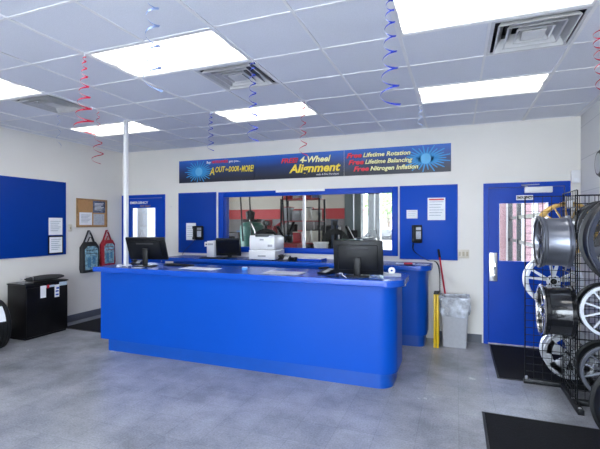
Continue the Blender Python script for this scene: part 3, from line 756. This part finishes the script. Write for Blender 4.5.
B(-.18, .18, -.10, .10, .0065, .03).build('paper_stack', PAPER, t)
t = empty('sticky_note', (-2.38, 4.50, T), .2, 'small light blue box on the front counter middle', 'box')
B(-.03, .03, -.022, .022, 0, .035, .004).build('case', mat('cyan_plastic', (.06, .30, .75), .4), t); B(-.025, .025, -.018, .018, .0352, .037).build('lid', PLW, t)
t = empty('tape_dispenser', (-.645, 4.52, T), .15, 'white tape dispenser at the right end of the front counter', 'tape dispenser')
MB().prism([(-.09, 0), (.09, 0), (.09, .03), (.03, .035), (-.03, .03), (-.09, .045)], -.03, .03, .004, Matrix(((1, 0, 0, 0), (0, 0, 1, 0), (0, 1, 0, 0), (0, 0, 0, 1)))).build('body', GREYP, t)
MB().lathe([(-.02, .012), (-.02, .035), (.02, .035), (.02, .012)], 24, 'Y', (-.005, 0, .062), closed=True).build('tape_roll', WHITE, t)
t = empty('stapler', (-.62, 5.82, T), .3, 'small red stapler on the back counter right side', 'stapler')
B(-.06, .06, -.015, .015, 0, .012, .003).build('base', BLK, t); B(-.06, .055, -.013, .013, .0125, .035, .005).build('arm', RED, t)
# cables in front of left/right monitor
cord('cable', [(-1.20, 4.50, T+.006), (-1.22, 4.45, T+.02), (-1.14, 4.36, T+.03), (-1.12, 4.28, T+.025), (-1.06, 4.22, T+.006)], .005, 'white cable looped beside the right monitor stand', PLW)
cord('cable', [(-1.32, 4.33, T+.006), (-1.24, 4.26, T+.006), (-1.16, 4.31, T+.006), (-1.20, 4.36, T+.008), (-1.10, 4.27, T+.006)], .006, 'black cable coiled on the counter left of right monitor')
cord('cable', [(-3.96, 4.35, T+.006), (-3.93, 4.30, T+.03), (-3.96, 4.25, T+.03), (-3.90, 4.22, T+.006)], .005, 'white cable by the left monitor stand', PLW)
# white computer tower beside the facing monitor
t = empty('computer_tower', (-3.90, 6.19, T), .1, 'slim white computer box behind the facing monitor', 'computer')
B(-.07, .07, -.13, .13, 0, .27, .008).build('case', PLW, t); B(-.05, .05, -.134, -.1305, .2, .23).build('drive_slot', GREYP, t)
# printer
t = empty('printer', (-2.80, 5.99, T), math.radians(4), 'large white laser printer on the back counter', 'printer')
w, d, h = .215, .22, .38
B(-w, w, -d, d, .012, h*.42, .012).build('paper_cassette', PLW, t)
B(-w+.005, w-.005, -d+.004, d, h*.425, h-.02, .02).build('body', PLW, t)
MB().prism(rrect(-w*.62, w*.55, -d*.93, d*.2, (.05, .05, .05, .05)), h-.022, h+.016, .006).build('output_tray', mat('tray_dark', (.07, .08, .09), .4), t)
MB().box(-w, w*.9, -d+.03, d*.8, h-.024, h-.002, .01).build('top_cover', PLW, t)
B(w*.45, w*.8, -d-.003, -d+.004, h*.55, h*.64, .002).build('control_panel', GREYP, t)
B(-w*.15, w*.15, -d-.002, -d+.003, h*.8, h*.86, .001).build('badge', mat('badge_grey', (.35, .37, .42), .4), t)
B(-w*.3, w*.3, -d-.004, -d+.001, .055, .08, .002).build('tray_handle', GREYP, t)
for sx in (-1, 1): B(sx*w*.8-.02, sx*w*.8+.02, -d*.8, d*.8, 0, .012).build('foot', BLK, t)

# ---------------------------------------------------------------- trash can, broom, yellow sign
t = empty('trash_can', (-.04, 6.10, 0), 0, 'grey plastic trash can with clear liner against the back wall', 'trash can'); t.scale = (1, 1, 1.10)
m = MB(); rings = []
for z, sc in ((0, .86), (.02, .88), (.55, 1.0), (.57, 1.03), (.59, 1.03)):
    rings.append([m.bm.verts.new((x*sc, y*sc, z)) for x, y in rrect(-.172, .172, -.13, .13, (.03,)*4, 4)])
for z, sc in ((.59, .98), (.03, .84)):
    rings.append([m.bm.verts.new((x*sc, y*sc, z)) for x, y in rrect(-.172, .172, -.13, .13, (.03,)*4, 4)])
n = len(rings[0])
for a, b in zip(rings, rings[1:]):
    for k in range(n): m.bm.faces.new((a[k], a[(k+1) % n], b[(k+1) % n], b[k]))
m.bm.faces.new(rings[0][::-1]); m.bm.faces.new(rings[-1])
m.build('bin', GREYP, t)
m = MB(); rings = []
for i, (z, sc) in enumerate(((.40, 1.0), (.42, 1.10), (.46, 1.13), (.52, 1.12), (.57, 1.10), (.60, 1.12), (.612, 1.07), (.60, .93), (.50, .90), (.3, .84))):
    ring = []
    for k, (x, y) in enumerate(rrect(-.172, .172, -.13, .13, (.03,)*4, 8)):
        j = 1+.035*math.sin(k*2.1+i*1.3)+.025*math.sin(k*.9-i); zz = (z+(.045*math.sin(k*.55)+.02*math.sin(k*1.7) if i < 2 else .010*math.sin(k*1.3)))
        ring.append(m.bm.verts.new((x*sc*j, max(-.16, min(.165, y*sc*j)), zz)))
    rings.append(ring)
n = len(rings[0])
for a, b in zip(rings, rings[1:]):
    for k in range(n): m.bm.faces.new((a[k], a[(k+1) % n], b[(k+1) % n], b[k]))
m.build('liner', PLAST, t)
t = empty('broom', (-.185, 6.24, 0), 0, 'broom with red handle and black grip leaning behind the trash can', 'broom')
MB().tube([(.10, .02, .10), (-.055, .07, 1.17)], .011, 10).build('handle', RED, t)
MB().tube([(-.055, .07, 1.17), (-.072, .0755, 1.285)], .015, 10).build('grip', BLK, t)
MB().prism([(.0, 0), (.17, 0), (.13, .10), (.06, .10)], -.005, .035, .004, Matrix(((1, 0, 0, 0), (0, 0, 1, 0), (0, 1, 0, 0), (0, 0, 0, 1)))).build('brush', BLK, t)
t = empty('floor_sign', (-.266, 6.04, 0), 0, 'folded yellow floor sign standing between counter and trash can', 'sign'); t.scale = (1, 1, 1.14)
MB().box(-.036, -.008, -.16, -.135, 0, .62, .004).box(-.036, -.008, .05, .075, 0, .62, .004).box(-.03, -.012, -.135, .05, .1, .6).build('panel', YEL, t)
MB().box(.0, .03, -.16, -.135, 0, .62, .004).box(.0, .03, .05, .075, 0, .62, .004).box(.005, .025, -.135, .05, .1, .6).build('panel', YEL, t)
B(-.036, .03, -.15, .07, .621, .635, .003).build('hinge', BLK, t)

# ---------------------------------------------------------------- streamers
def streamer(x, y, L, r0, r1, turns, m, lb, ph=0, w=.010, top=CZ-.009, sway=.0):
    t = empty('streamer', (x, y, top), 0, lb, 'streamer', 'foil party streamers hanging from the ceiling')
    mb = MB(); prev = None; N = int(turns*26); A = YAW
    for i in range(N+1):
        s = i/N; a = ph-2*PI*turns*(s**.72); r = r0+(r1-r0)*s**1.2
        z = -.02-L*s
        c = Vector((r*math.cos(a)+sway*s, r*math.sin(a), z))
        k = .40+.60*(.5+.5*math.cos(a-A)); ww = w*k
        q = Vector((math.cos(a)*.35, math.sin(a)*.35, 1)).normalized()*ww/2
        a1, b1 = mb.bm.verts.new(c-q), mb.bm.verts.new(c+q)
        if prev: mb.bm.faces.new((prev[0], prev[1], b1, a1))
        prev = (a1, b1)
    mb.build('ribbon', m, t)
    MB().lathe([(-.03, .001), (0, .008)], 8, 'Z').tube([(0, 0, -.02), (r0*math.cos(ph)*.5, r0*math.sin(ph)*.5, -.025)], .0015, 4).build('hook', WHITE, t)
g = lambda i, j: (G0X+i*S, G0Y+j*S)
streamer(*g(-4, 0), .62, .012, .085, 8, REDF, 'long red spiral streamer at left, nearest the first ceiling light', 1, .014)
streamer(-4.07, 3.92, .62, .012, .075, 6, REDF, 'red spiral streamer hanging left of the white pole', 2, .012)
streamer(*g(-2, 1), .66, .022, .05, 8, BLUF, 'blue spiral streamer in front of the middle ceiling vent', .5, .013)
streamer(*g(-4, 3), .45, .02, .045, 6, BLUF, 'small blue spiral streamer above the left end of the banner', 1, .012)
streamer(*g(-2, 3), .60, .02, .05, 6, REDF, 'thin red spiral streamer hanging from the light above the banner', 0, .012)
streamer(-.385, 2.64, .66, .022, .062, 8, BLUF, 'long dark blue spiral streamer at top centre of the ceiling', 0, .013)
streamer(-1.63, 2.05, .60, .03, .055, 6, SILF, 'pale silver blue spiral streamer in front of large left light', 1, .014)
streamer(*g(0, 4), .22, .02, .03, 3, SILF, 'faint white streamer near the back wall above the banner end', 0, .010)
streamer(.935, 3.64, .43, .045, .025, 5, REDF, 'red spiral streamer at the right picture edge above the wheels', 0, .014)
streamer(-4.68, 3.88, .40, .015, .03, 3, SILF, 'faint clear streamer in front of the left wall', 0, .008)

# ================================================================ garage behind the window
GW = mat('garage_upper_wall', (.44, .41, .36), .7, var=.04, scale=3)
GR = mat('garage_red_band', (.36, .02, .025), .6, var=.05)
GB = block_mat('garage_block', (.16, .15, .15), (.10, .10, .10), .4, .2, rot=(PI/2, 0, 0))
CONC = mat('concrete', (.14, .14, .14), .6, var=.2, scale=4)
struct(B(GX0, GX1, WY+.15, GY1, -.1, 0).build('floor', CONC))
ox0, ox1, oz = -2.62, -.35, 2.7        # bay door in the far wall
m = MB().box(GX0, ox0, GY1, GY1+.2, 2.14, 4.6).box(ox1, GX1, GY1, GY1+.2, 0, 4.6).box(ox0, ox1, GY1, GY1+.2, oz, 4.6)
gw = struct(m.build('wall_garage_back', GW))
B(GX0, ox0, GY1, GY1+.2, 1.82, 2.14).build('red_band', GR, gw)
B(GX0, ox0, GY1, GY1+.2, 0, 1.82).build('lower_wall', GB, gw)
struct(MB().box(GX0-.2, GX0, WY+.15, 7.3, 0, 4.6).box(GX0-.2, GX0, 10.4, GY1+.2, 0, 4.6).box(GX0-.2, GX0, 7.3, 10.4, 3, 4.6).build('wall_garage_left', GW))
struct(B(GX1, GX1+.15, WY+.15, GY1+.2, 0, 4.6).build('wall_garage_right', GW))
struct(MB().box(GX0-.2, WX1+.35, WY, WY+.15, 3.6, 4.7).box(GX0-.2, WX0-.15, WY, WY+.15, 0, 3.6).build('wall_garage_front', GW))
struct(B(GX0-.2, GX1+.15, WY+.15, GY1+.2, 4.6, 4.7).build('ceiling_garage', GW))
for gx, gy in ((-5.6, 8.2), (-2.2, 8.2), (-5.6, 10.8), (-2.2, 10.8)):  # fill lights added above the view to brighten the workshop
    t = empty('fill_light', (gx, gy, 4.1), 0, 'added tube light above the view, brightening the workshop behind the window', 'light', 'added workshop fill lights')
    B(-.7, .7, -.09, .09, .03, .09, .005).build('housing', WHITE, t)
    B(-.68, .68, -.07, .07, 0, .029).build('diffuser', mat('fill_glow', (.8, .8, .8), .5, emit=(1, .97, .92, 4)), t)
    MB().tube([(-.6, 0, .09), (-.6, 0, .5)], .006, 6).tube([(.6, 0, .09), (.6, 0, .5)], .006, 6).build('chain', STEEL, t)
GRN = mat('machine_green', (.03, .13, .11), .35, var=.1); DKR = mat('tool_red', (.30, .02, .03), .35, var=.1)
LIFT = mat('lift_grey_green', (.15, .19, .19), .4, var=.05); NAVY = mat('navy', (.03, .05, .10), .4)
def P(u, v, Y): return at(u, v, Y)
# compressor tank
p = P(252, 230, 9.4)
t = empty('air_compressor', (p.x, p.y, 0), 0, 'green upright air compressor tank behind the window, left side', 'air compressor')
MB().lathe([(.12, .1), (.16, .24), (.22, .30), (1.6, .30), (1.68, .24), (1.72, .1)], 32).build('tank', GRN, t)
for a in range(4): B(-.03+.2*math.cos(a*PI/2+.78), .03+.2*math.cos(a*PI/2+.78), -.03+.2*math.sin(a*PI/2+.78), .03+.2*math.sin(a*PI/2+.78), 0, .17).build('leg', GRN, t)
MB().box(-.2, .2, -.12, .12, 1.71, 1.78, .01).lathe([(1.78, .1), (1.95, .12), (2.0, .05)], 16, 'Z', (-.05, 0, 0)).build('pump', BLKM, t)
MB().tube([(.1, -.3, 1.75), (.25, -.33, 1.5), (.3, -.32, 1.1)], .015, 8).build('pipe', STEEL, t)
# tyre changers
def changer(u, Y, lb, body, s=1):
    p = P(u, 230, Y); t = empty('tire_changer', (p.x, p.y, 0), .3, lb, 'tire changer')
    B(-.3*s, .3*s, -.35*s, .35*s, 0, .85*s, .02).build('cabinet', body, t)
    MB().lathe([(.85*s, .1), (.90*s, .1), (.90*s, .26*s), (.94*s, .26*s)], 24).build('turntable', STEEL, t)
    MB().box(-.08, .08, .36*s, .5*s, 0, 1.75*s, .01).build('column', body, t)
    MB().box(-.05, .05, -.1, .42*s, 1.62*s, 1.72*s, .01).tube([(0, -.05, 1.72*s), (0, -.05, 1.0*s)], .03, 10).build('arm', BLKM, t)
    MB().tube([(.2, .3, .8*s), (.42, .2, 1.3*s), (.25, .0, 1.6*s)], .035, 8).build('assist_arm', BLKM, t)
    MB().lathe([(-.1, .18), (-.1, .30), (.1, .30), (.1, .18)], 28, 'Y', (0, 0, 1.25*s), closed=True, M=Matrix.Translation((0, 0, .0))).build('mounted_tire', RUB, t)
changer(266, 8.3, 'tire changer with black arms behind window glass above the printer', DKR)
changer(335, 8.9, 'dark tire machine behind the window left of the grey lift column', NAVY)
# shelves / carts
def shelf(u, Y, w, h, lb, cm, n=4):
    p = P(u, 230, Y); t = empty('storage_shelf', (p.x, p.y, 0), 0, lb, 'shelf')
    for a in (-w/2, w/2):
        for b in (-.2, .2): B(a-.02, a+.02, b-.02, b+.02, 0, h).build('post', BLKM, t)
    for k in range(n): B(-w/2, w/2, -.22, .22, .15+k*(h-.17)/(n-1), .17+k*(h-.17)/(n-1)).build('shelf_board', cm, t)
    return p, [.17+k*(h-.17)/(n-1) for k in range(n)]
p, zs = shelf(303, 9.3, .95, 2.25, 'black metal shelving seen through the middle of window', DKR, 5)
cols = [mat('box_blue', (.05, .10, .22), .5), mat('box_grey', (.3, .31, .33), .5), mat('box_red', (.4, .03, .04), .5), mat('box_cream', (.5, .47, .40), .5), BLK]
cn = ['blue', 'grey', 'red', 'cream', 'black']; sn = ['lowest', 'second', 'middle', 'fourth', 'top']
pos = ['far left', 'inner left', 'inner right', 'far right']
random.seed(3)
for zi, z in enumerate(zs):
    for k in range(4):
        c = random.randrange(5); hh = random.uniform(.15, .34) if zi < 4 else .16
        t = empty('parts_box', (p.x-.36+k*.24, p.y-.02, z+.001), random.uniform(-.08, .08), f'{cn[c]} parts box at {pos[k]} on the {sn[zi]} shelf behind window', 'box', 'parts boxes on the workshop shelving')
        B(-.09, .09, -.12, .12, 0, hh, .006).build('case', cols[c], t); B(-.095, .095, -.125, .125, hh+.001, hh+.018, .003).build('lid', cols[(c+1) % 5], t)
def chest(u, Y, w, h, lb, m):
    p = P(u, 230, Y); t = empty('tool_chest', (p.x, p.y, 0), 0, lb, 'tool chest')
    B(-w/2, w/2, -.22, .22, .12, h, .01).build('body', m, t)
    for k in range(6):
        z = .16+k*(h-.2)/6; dd = B(-w/2+.02, w/2-.02, -.232, -.2205, z, z+(h-.2)/6-.02, .003).build('drawer', m, t)
        B(-w*.3, w*.3, -.245, -.2325, z+.05, z+.062).build('handle', STEEL, dd)
    for a in (-1, 1):
        MB().lathe([(-.02, .06), (.02, .06)], 16, 'X', (a*(w/2-.06), 0, .06)).build('castor', BLK, t)
chest(289, 8.0, .55, 1.25, 'dark red rolling tool chest behind the window right of printer', DKR)
chest(321, 7.6, .5, 1.0, 'low red tool chest behind the window left of monitor', DKR)
# white bucket
p = P(320, 240, 8.15)
t = empty('parts_bucket', (P(321, 240, 7.6).x, 7.6, 1.011), 0, 'white bucket on the low red tool chest behind glass', 'bucket')
MB().lathe([(0, .12), (.26, .14), (.27, .15), (.28, .15)], 24).build('pail', PLW, t); MB().lathe([(.281, .152), (.295, .152), (.3, .02)], 24).build('lid', WHITE, t)
# lift columns
def lift(u, Y, w, h, lb, m):
    p = P(u, 230, Y); t = empty('car_lift', (p.x, p.y, 0), 0, lb, 'car lift')
    MB().box(-w/2, w/2, -.04, .0, 0, h).box(-w/2, -w/2+.04, 0, .25, 0, h).box(w/2-.04, w/2, 0, .25, 0, h).build('column', m, t)
    B(-w*.8, w*.8, -.12, .35, 0, .03).build('base_plate', m, t)
    B(-w*.32, w*.32, -.10, -.041, .9, 1.5, .01).build('carriage', BLKM, t)
    MB().tube([(w*.1, -.07, 1.5), (w*.1, -.07, h-.1)], .02, 8).build('cylinder', STEEL, t)
    MB().box(-.05, .05, -.9, -.1, .95, 1.05, .01).build('lift_arm', GRN, t)
lift(353, 10.4, .42, 3.9, 'grey green car lift column behind the window, with dark carriage', LIFT)
lift(374, 11.2, .32, 3.9, 'dark grey car lift column beside the open bay door', mat('lift_dark', (.10, .11, .12), .4))
t = empty('workbench', (-4.6, 11.75, 0), 0, 'long dark workbench along the far workshop wall behind window', 'workbench')
B(-2.7, 1.9, -.35, .35, .86, .92, .005).build('top', BLKM, t)
for x in (-2.6, -1.1, .4, 1.8): B(x-.04, x+.04, -.3, .3, 0, .86).build('leg', NAVY, t)
B(-2.6, 1.8, -.3, .3, .3, .33).build('shelf', NAVY, t)
random.seed(11); x = -7.2; k = 0
hs = ['tall', 'low', 'mid height']; wh = ['left end', 'left part', 'middle', 'right part', 'right end']
while x < -2.9 and k < 15:
    ww = random.uniform(.12, .22); hh = random.uniform(.18, .75); c = cols[[4, 1, 0, 4, 2][k % 5]]
    t = empty('workbench_box', (x+.12, 11.72, .921), 0, f"{cn[[4, 1, 0, 4, 2][k % 5]]} {hs[0] if hh > .5 else hs[2] if hh > .3 else hs[1]} box at the {wh[k//3]} of the far workbench, {['leftmost', 'central', 'rightmost'][k % 3]} of three there", 'box', 'boxes on the far workbench')
    B(-ww/2, ww/2, -.12, .12, 0, hh, .01).build('case', c, t); B(-ww/2-.004, ww/2+.004, -.124, .124, hh+.001, hh+.02, .003).build('lid', cols[(k+3) % 5], t)
    x += .30; k += 1
p = P(275, 230, 9.9); t = empty('engine_hoist', (p.x, p.y, 0), .5, 'red engine hoist with slanted boom standing in the workshop behind window', 'hoist')
B(-.06, .06, -.06, .06, .1, 1.6, .01).build('mast', DKR, t); MB().tube([(0, 0, 1.55), (.5, -.1, 1.9), (1.0, -.2, 2.05)], .05, 8).build('boom', DKR, t)
MB().tube([(.05, 0, .7), (.55, -.1, 1.88)], .035, 8).build('ram', BLKM, t); MB().box(-.1, 1.2, -.35, -.27, .05, .13).box(-.1, 1.2, .27, .35, .05, .13).box(-.1, -.02, -.27, .27, .05, .13).build('base_frame', DKR, t)
MB().tube([(1.0, -.2, 2.0), (1.0, -.2, 1.5)], .012, 6).build('chain', STEEL, t)
p = P(229, 230, 7.9); t = empty('wheel_balancer', (p.x-.05, p.y, 0), 0, 'dark wheel balancer machine at the far left behind window glass', 'wheel balancer')
B(-.28, .28, -.25, .25, 0, .95, .02).build('cabinet', NAVY, t); B(-.2, .2, .1, .2, .95, 1.45, .02).build('panel', GREYP, t); B(-.14, .14, .09, .099, 1.1, 1.38).build('screen', SCR, t)
# hanging hoses
for k, (u, Y, lb) in enumerate(((241, 7.6, 'leftmost dark air hose hanging behind the window'), (250, 8.4, 'second dark air hose hanging from the left behind window'), (283, 8.0, 'dark air hose hanging just left of the white rail behind window'), (287, 8.5, 'thin air hose hanging left of the window mullion'))):
    p = P(u, 230, Y)
    tag(MB().tube([(p.x, p.y, 4.6), (p.x+.02, p.y, 3.2), (p.x-.01, p.y, 2.2), (p.x+.03, p.y, 1.5), (p.x+.05, p.y, 1.3)], .016, 8).build('air_hose', BLK), lb, 'air hose')
# stacked tires
def dark_tire(x, y, z, lb):
    t = empty('stacked_tire', (x, y, z), 0, lb, 'tire', 'stacked workshop tires')
    MB().lathe([(0, .2), (0, .3), (.03, .33), (.17, .33), (.2, .3), (.2, .2), (.17, .19), (.03, .19)], 28, closed=True).build('casing', RUB, t)
ord_ = ['lowest', 'second from bottom', 'third from bottom', 'fourth from bottom', 'fifth from bottom', 'sixth from bottom', 'seventh from bottom', 'topmost']
for u, Y, lb in ((231, 10.4, 'far left stack behind window'), (328, 11.0, 'stack beside the lift behind window')):
    p = P(u, 230, Y)
    for k in range(7 if u < 300 else 8): dark_tire(p.x+.02*math.sin(k*2), p.y, k*.203, f'black tire, {ord_[k]} in the {lb}')
# oil drum + blue barrel + water heater
for u, Y, c, lb in ((366, 9.6, NAVY, 'dark blue drum behind the window at the foot of the lift'), (350, 8.3, GRN, 'green drum behind the window above the right monitor')):
    p = P(u, 230, Y); t = empty('oil_drum', (p.x, p.y, 0), 0, lb, 'drum')
    MB().lathe([(0, .25), (.3, .25), (.31, .26), (.33, .25), (.62, .25), (.63, .26), (.65, .25), (1.3, .25), (1.32, .26), (1.335, .24)], 28).build('shell', c, t)
    MB().lathe([(1.336, .03), (1.36, .03)], 12, 'Z', (.12, 0, 0)).build('bung', STEEL, t)

# ================================================================ outdoors
ASPH = mat('asphalt', (.30, .30, .30), .8, var=.15, scale=20)
struct(MB().box(-60, 60, -50, 70, -.3, -.12).box(GX1+.15, 12, WY+.15, 40, -.12, -.02).box(-7.7, .3, GY1+.2, 40, -.12, -.02).box(-20, GX0-.2, 5, 20, -.12, -.02).build('ground', ASPH))
struct(B(-14, 8, -12, FY-.2, -.12, -.01).build('bounce_pavement', mat('bounce_concrete', (.52, .53, .55), .8, var=.08)))  # unseen pale slab added to bounce daylight up to the ceiling
# fence beyond right door
t = empty('security_fence', (1.42, 9, -.02), 0, 'black steel fence seen through the right door glass', 'fence')
for z in (.58, 1.22, 1.82): B(-.02, .02, -2.3, 4.3, z-.02, z+.06).build('rail', BLKM, t)
for y in (-2.3, 2.5, 4.3): B(-.05, .05, y-.05, y+.05, 0, 2.5).build('post', BLKM, t)
BRK = mat('pale_wall', (.30, .29, .30), .7, var=.05); PNK = mat('pink_brick', (.14, .082, .095), .8, var=.2, scale=20)
t = empty('neighbour_building', (1.8, 13.5, -.02), 0, 'pale building with pinkish brick piers beyond the right door', 'building')
B(-1.0, 5, 0, 4, 0, 5).build('wall', BRK, t)
for k in range(16): B(-.95+k*.33, -.80+k*.33, -.06, -.001, 0, 4.9).build('pier', PNK, t)
B(-1.05, 5, -.12, 4, 5, 5.2).build('roof', BLKM, t)
for nm, ya, yb, hh, lb in (('shed', 18.25, 27, 6, 'tall grey building outside seen at the right of the left door glass'), ('shed', 8, 17.5, 3.4, 'low grey building outside seen at the left of the left door glass')):
    t = empty(nm, (-17, (ya+yb)/2, -.12), 0, lb, 'building'); q = (yb-ya)/2
    B(-1.5, 1, -q, q, 0, hh).build('wall', mat('grey_cladding', (.12, .125, .14), .6), t); B(-1.6, 1.1, -q-.1, q+.1, hh, hh+.15).build('roof', BLKM, t)
# white car beyond bay
def car(x, y, rz, lb, paint, van=False):
    t = empty('car', (x, y, -.02), rz, lb, 'car'); h = 1.45
    M = Matrix(((0, 0, 1, 0), (1, 0, 0, 0), (0, 1, 0, 0), (0, 0, 0, 1)))
    out = [(-2.2, .3), (2.2, .3), (2.25, .65), (2.1, .85), (1.2, .95), (-1.9, 1.0), (-2.25, .85)]
    MB().prism(out, -.85, .85, .06, M).build('body', paint, t)
    cab = [(1.1, .96), (.5, h), (-1.3, h+.02), (-1.85, 1.0)]
    MB().prism(cab, -.74, .74, .05, M).build('cabin', SCR, t)
    B(-.70, .70, -1.25, .45, h+.0, h+.05, .02).build('roof', paint, t)
    for a in (-1.4, 1.4):
        for s in (-1, 1): MB().lathe([(-.1, .12), (-.1, .3), (-.07, .33), (.07, .33), (.1, .3), (.1, .12)], 24, 'X', (s*.78, a, .33)).build('wheel', RUB, t)
    for s in (-1, 1): B(s*.6-.15, s*.6+.15, -2.29, -2.2, .7, .8, .01).build('tail_lamp', RED, t)
p = P(388, 235, 19)
car(p.x, 19, math.radians(70), 'white car parked outside beyond the open workshop bay', mat('car_white', (.6, .62, .66), .2))
car(-12.5, 11.2, 0, 'silver grey car outside seen through the left door glass', mat('car_grey', (.35, .37, .4), .2))
TRK = mat('bark', (.10, .07, .05), .9, var=.3); 
def leafmat():
    m = mat('leaves', (.16, .30, .08), .7, var=.6, scale=5); return m
def tree(x, y, h, r, lb):
    t = empty('tree', (x, y, -.12), 0, lb, 'tree')
    MB().tube([(0, 0, 0), (.05, 0, h*.4), (-.05, .05, h*.75)], .12, 8, rr=[.16, .12, .07]).build('trunk', TRK, t)
    m = MB(); random.seed(int(x*7+y))
    for k in range(900):
        a, b = random.uniform(0, 2*PI), math.acos(random.uniform(-1, 1)); q = r*(random.random()**.4)
        c = Vector((q*math.sin(b)*math.cos(a), q*math.sin(b)*math.sin(a), h*.78+q*.8*math.cos(b)))
        u = Vector((random.uniform(-1, 1), random.uniform(-1, 1), random.uniform(-1, 1))).normalized()*.14; v = u.orthogonal().normalized()*.09
        m.quad(c-u, c-v, c+u, c+v)
    m.build('foliage', leafmat(), t, smooth=False)
tree(P(388, 200, 24).x, 24, 4.2, 1.7, 'green leafy tree outside beyond the workshop bay')
tree(P(380, 200, 31).x, 31, 5.5, 2.2, 'taller tree further away outside beyond the workshop bay')
t = empty('garden_wall', (P(385, 220, 34).x, 35, -.12), 0, 'long pale building far outside beyond the open bay', 'building')
B(-9, 9, 0, .3, 0, 3.2).build('wall', mat('far_stucco', (.62, .60, .57), .8), t); B(-9.1, 9.1, -.1, .4, 3.2, 3.35).build('coping', GREYP, t)

# ---------------------------------------------------------------- light
w = bpy.data.worlds.new('World'); bpy.context.scene.world = w; w.use_nodes = True
nt = w.node_tree; bg = nt.nodes['Background']
bg.inputs['Color'].default_value = (.84, .91, 1.0, 1); bg.inputs['Strength'].default_value = 9.5
def portal(loc, rot, sx, sy):
    l = bpy.data.lights.new('portal', 'AREA'); l.shape = 'RECTANGLE'; l.size = sx; l.size_y = sy; l.cycles.is_portal = True
    o = bpy.data.objects.new('portal', l); col.objects.link(o); o.location = loc; o.rotation_euler = rot
portal((-1.05, FY-.02, 1.5), (-PI/2+PI, 0, 0), 4.7, 2.8)
portal(((ox0+ox1)/2, GY1+.02, oz/2), (-PI/2, 0, 0), ox1-ox0, oz)
portal((GX0+.0, 8.85, 1.5), (0, -PI/2, 0), 3.0, 3.1)

sl = bpy.data.lights.new('sun', 'SUN'); sl.energy = 22; sl.angle = .01; sl.color = (1, .96, .90)
so = bpy.data.objects.new('sun', sl); col.objects.link(so); so.rotation_euler = Vector((-.62, .12, .78)).to_track_quat('Z', 'Y').to_euler()
cam = bpy.data.cameras.new('Camera'); co = bpy.data.objects.new('Camera', cam); col.objects.link(co)
co.location = (CX, CY, EYE); co.rotation_euler = (PI/2, 0, YAW); cam.sensor_width = 36; cam.lens = FPX/600*36
cam.shift_y = .5/600; cam.clip_start = .05; cam.clip_end = 300
sc = bpy.context.scene; sc.camera = co
sc.view_settings.view_transform = 'Standard'; sc.view_settings.look = 'None'; sc.view_settings.gamma = 1; sc.view_settings.exposure = .90
sc.view_settings.use_curve_mapping = False
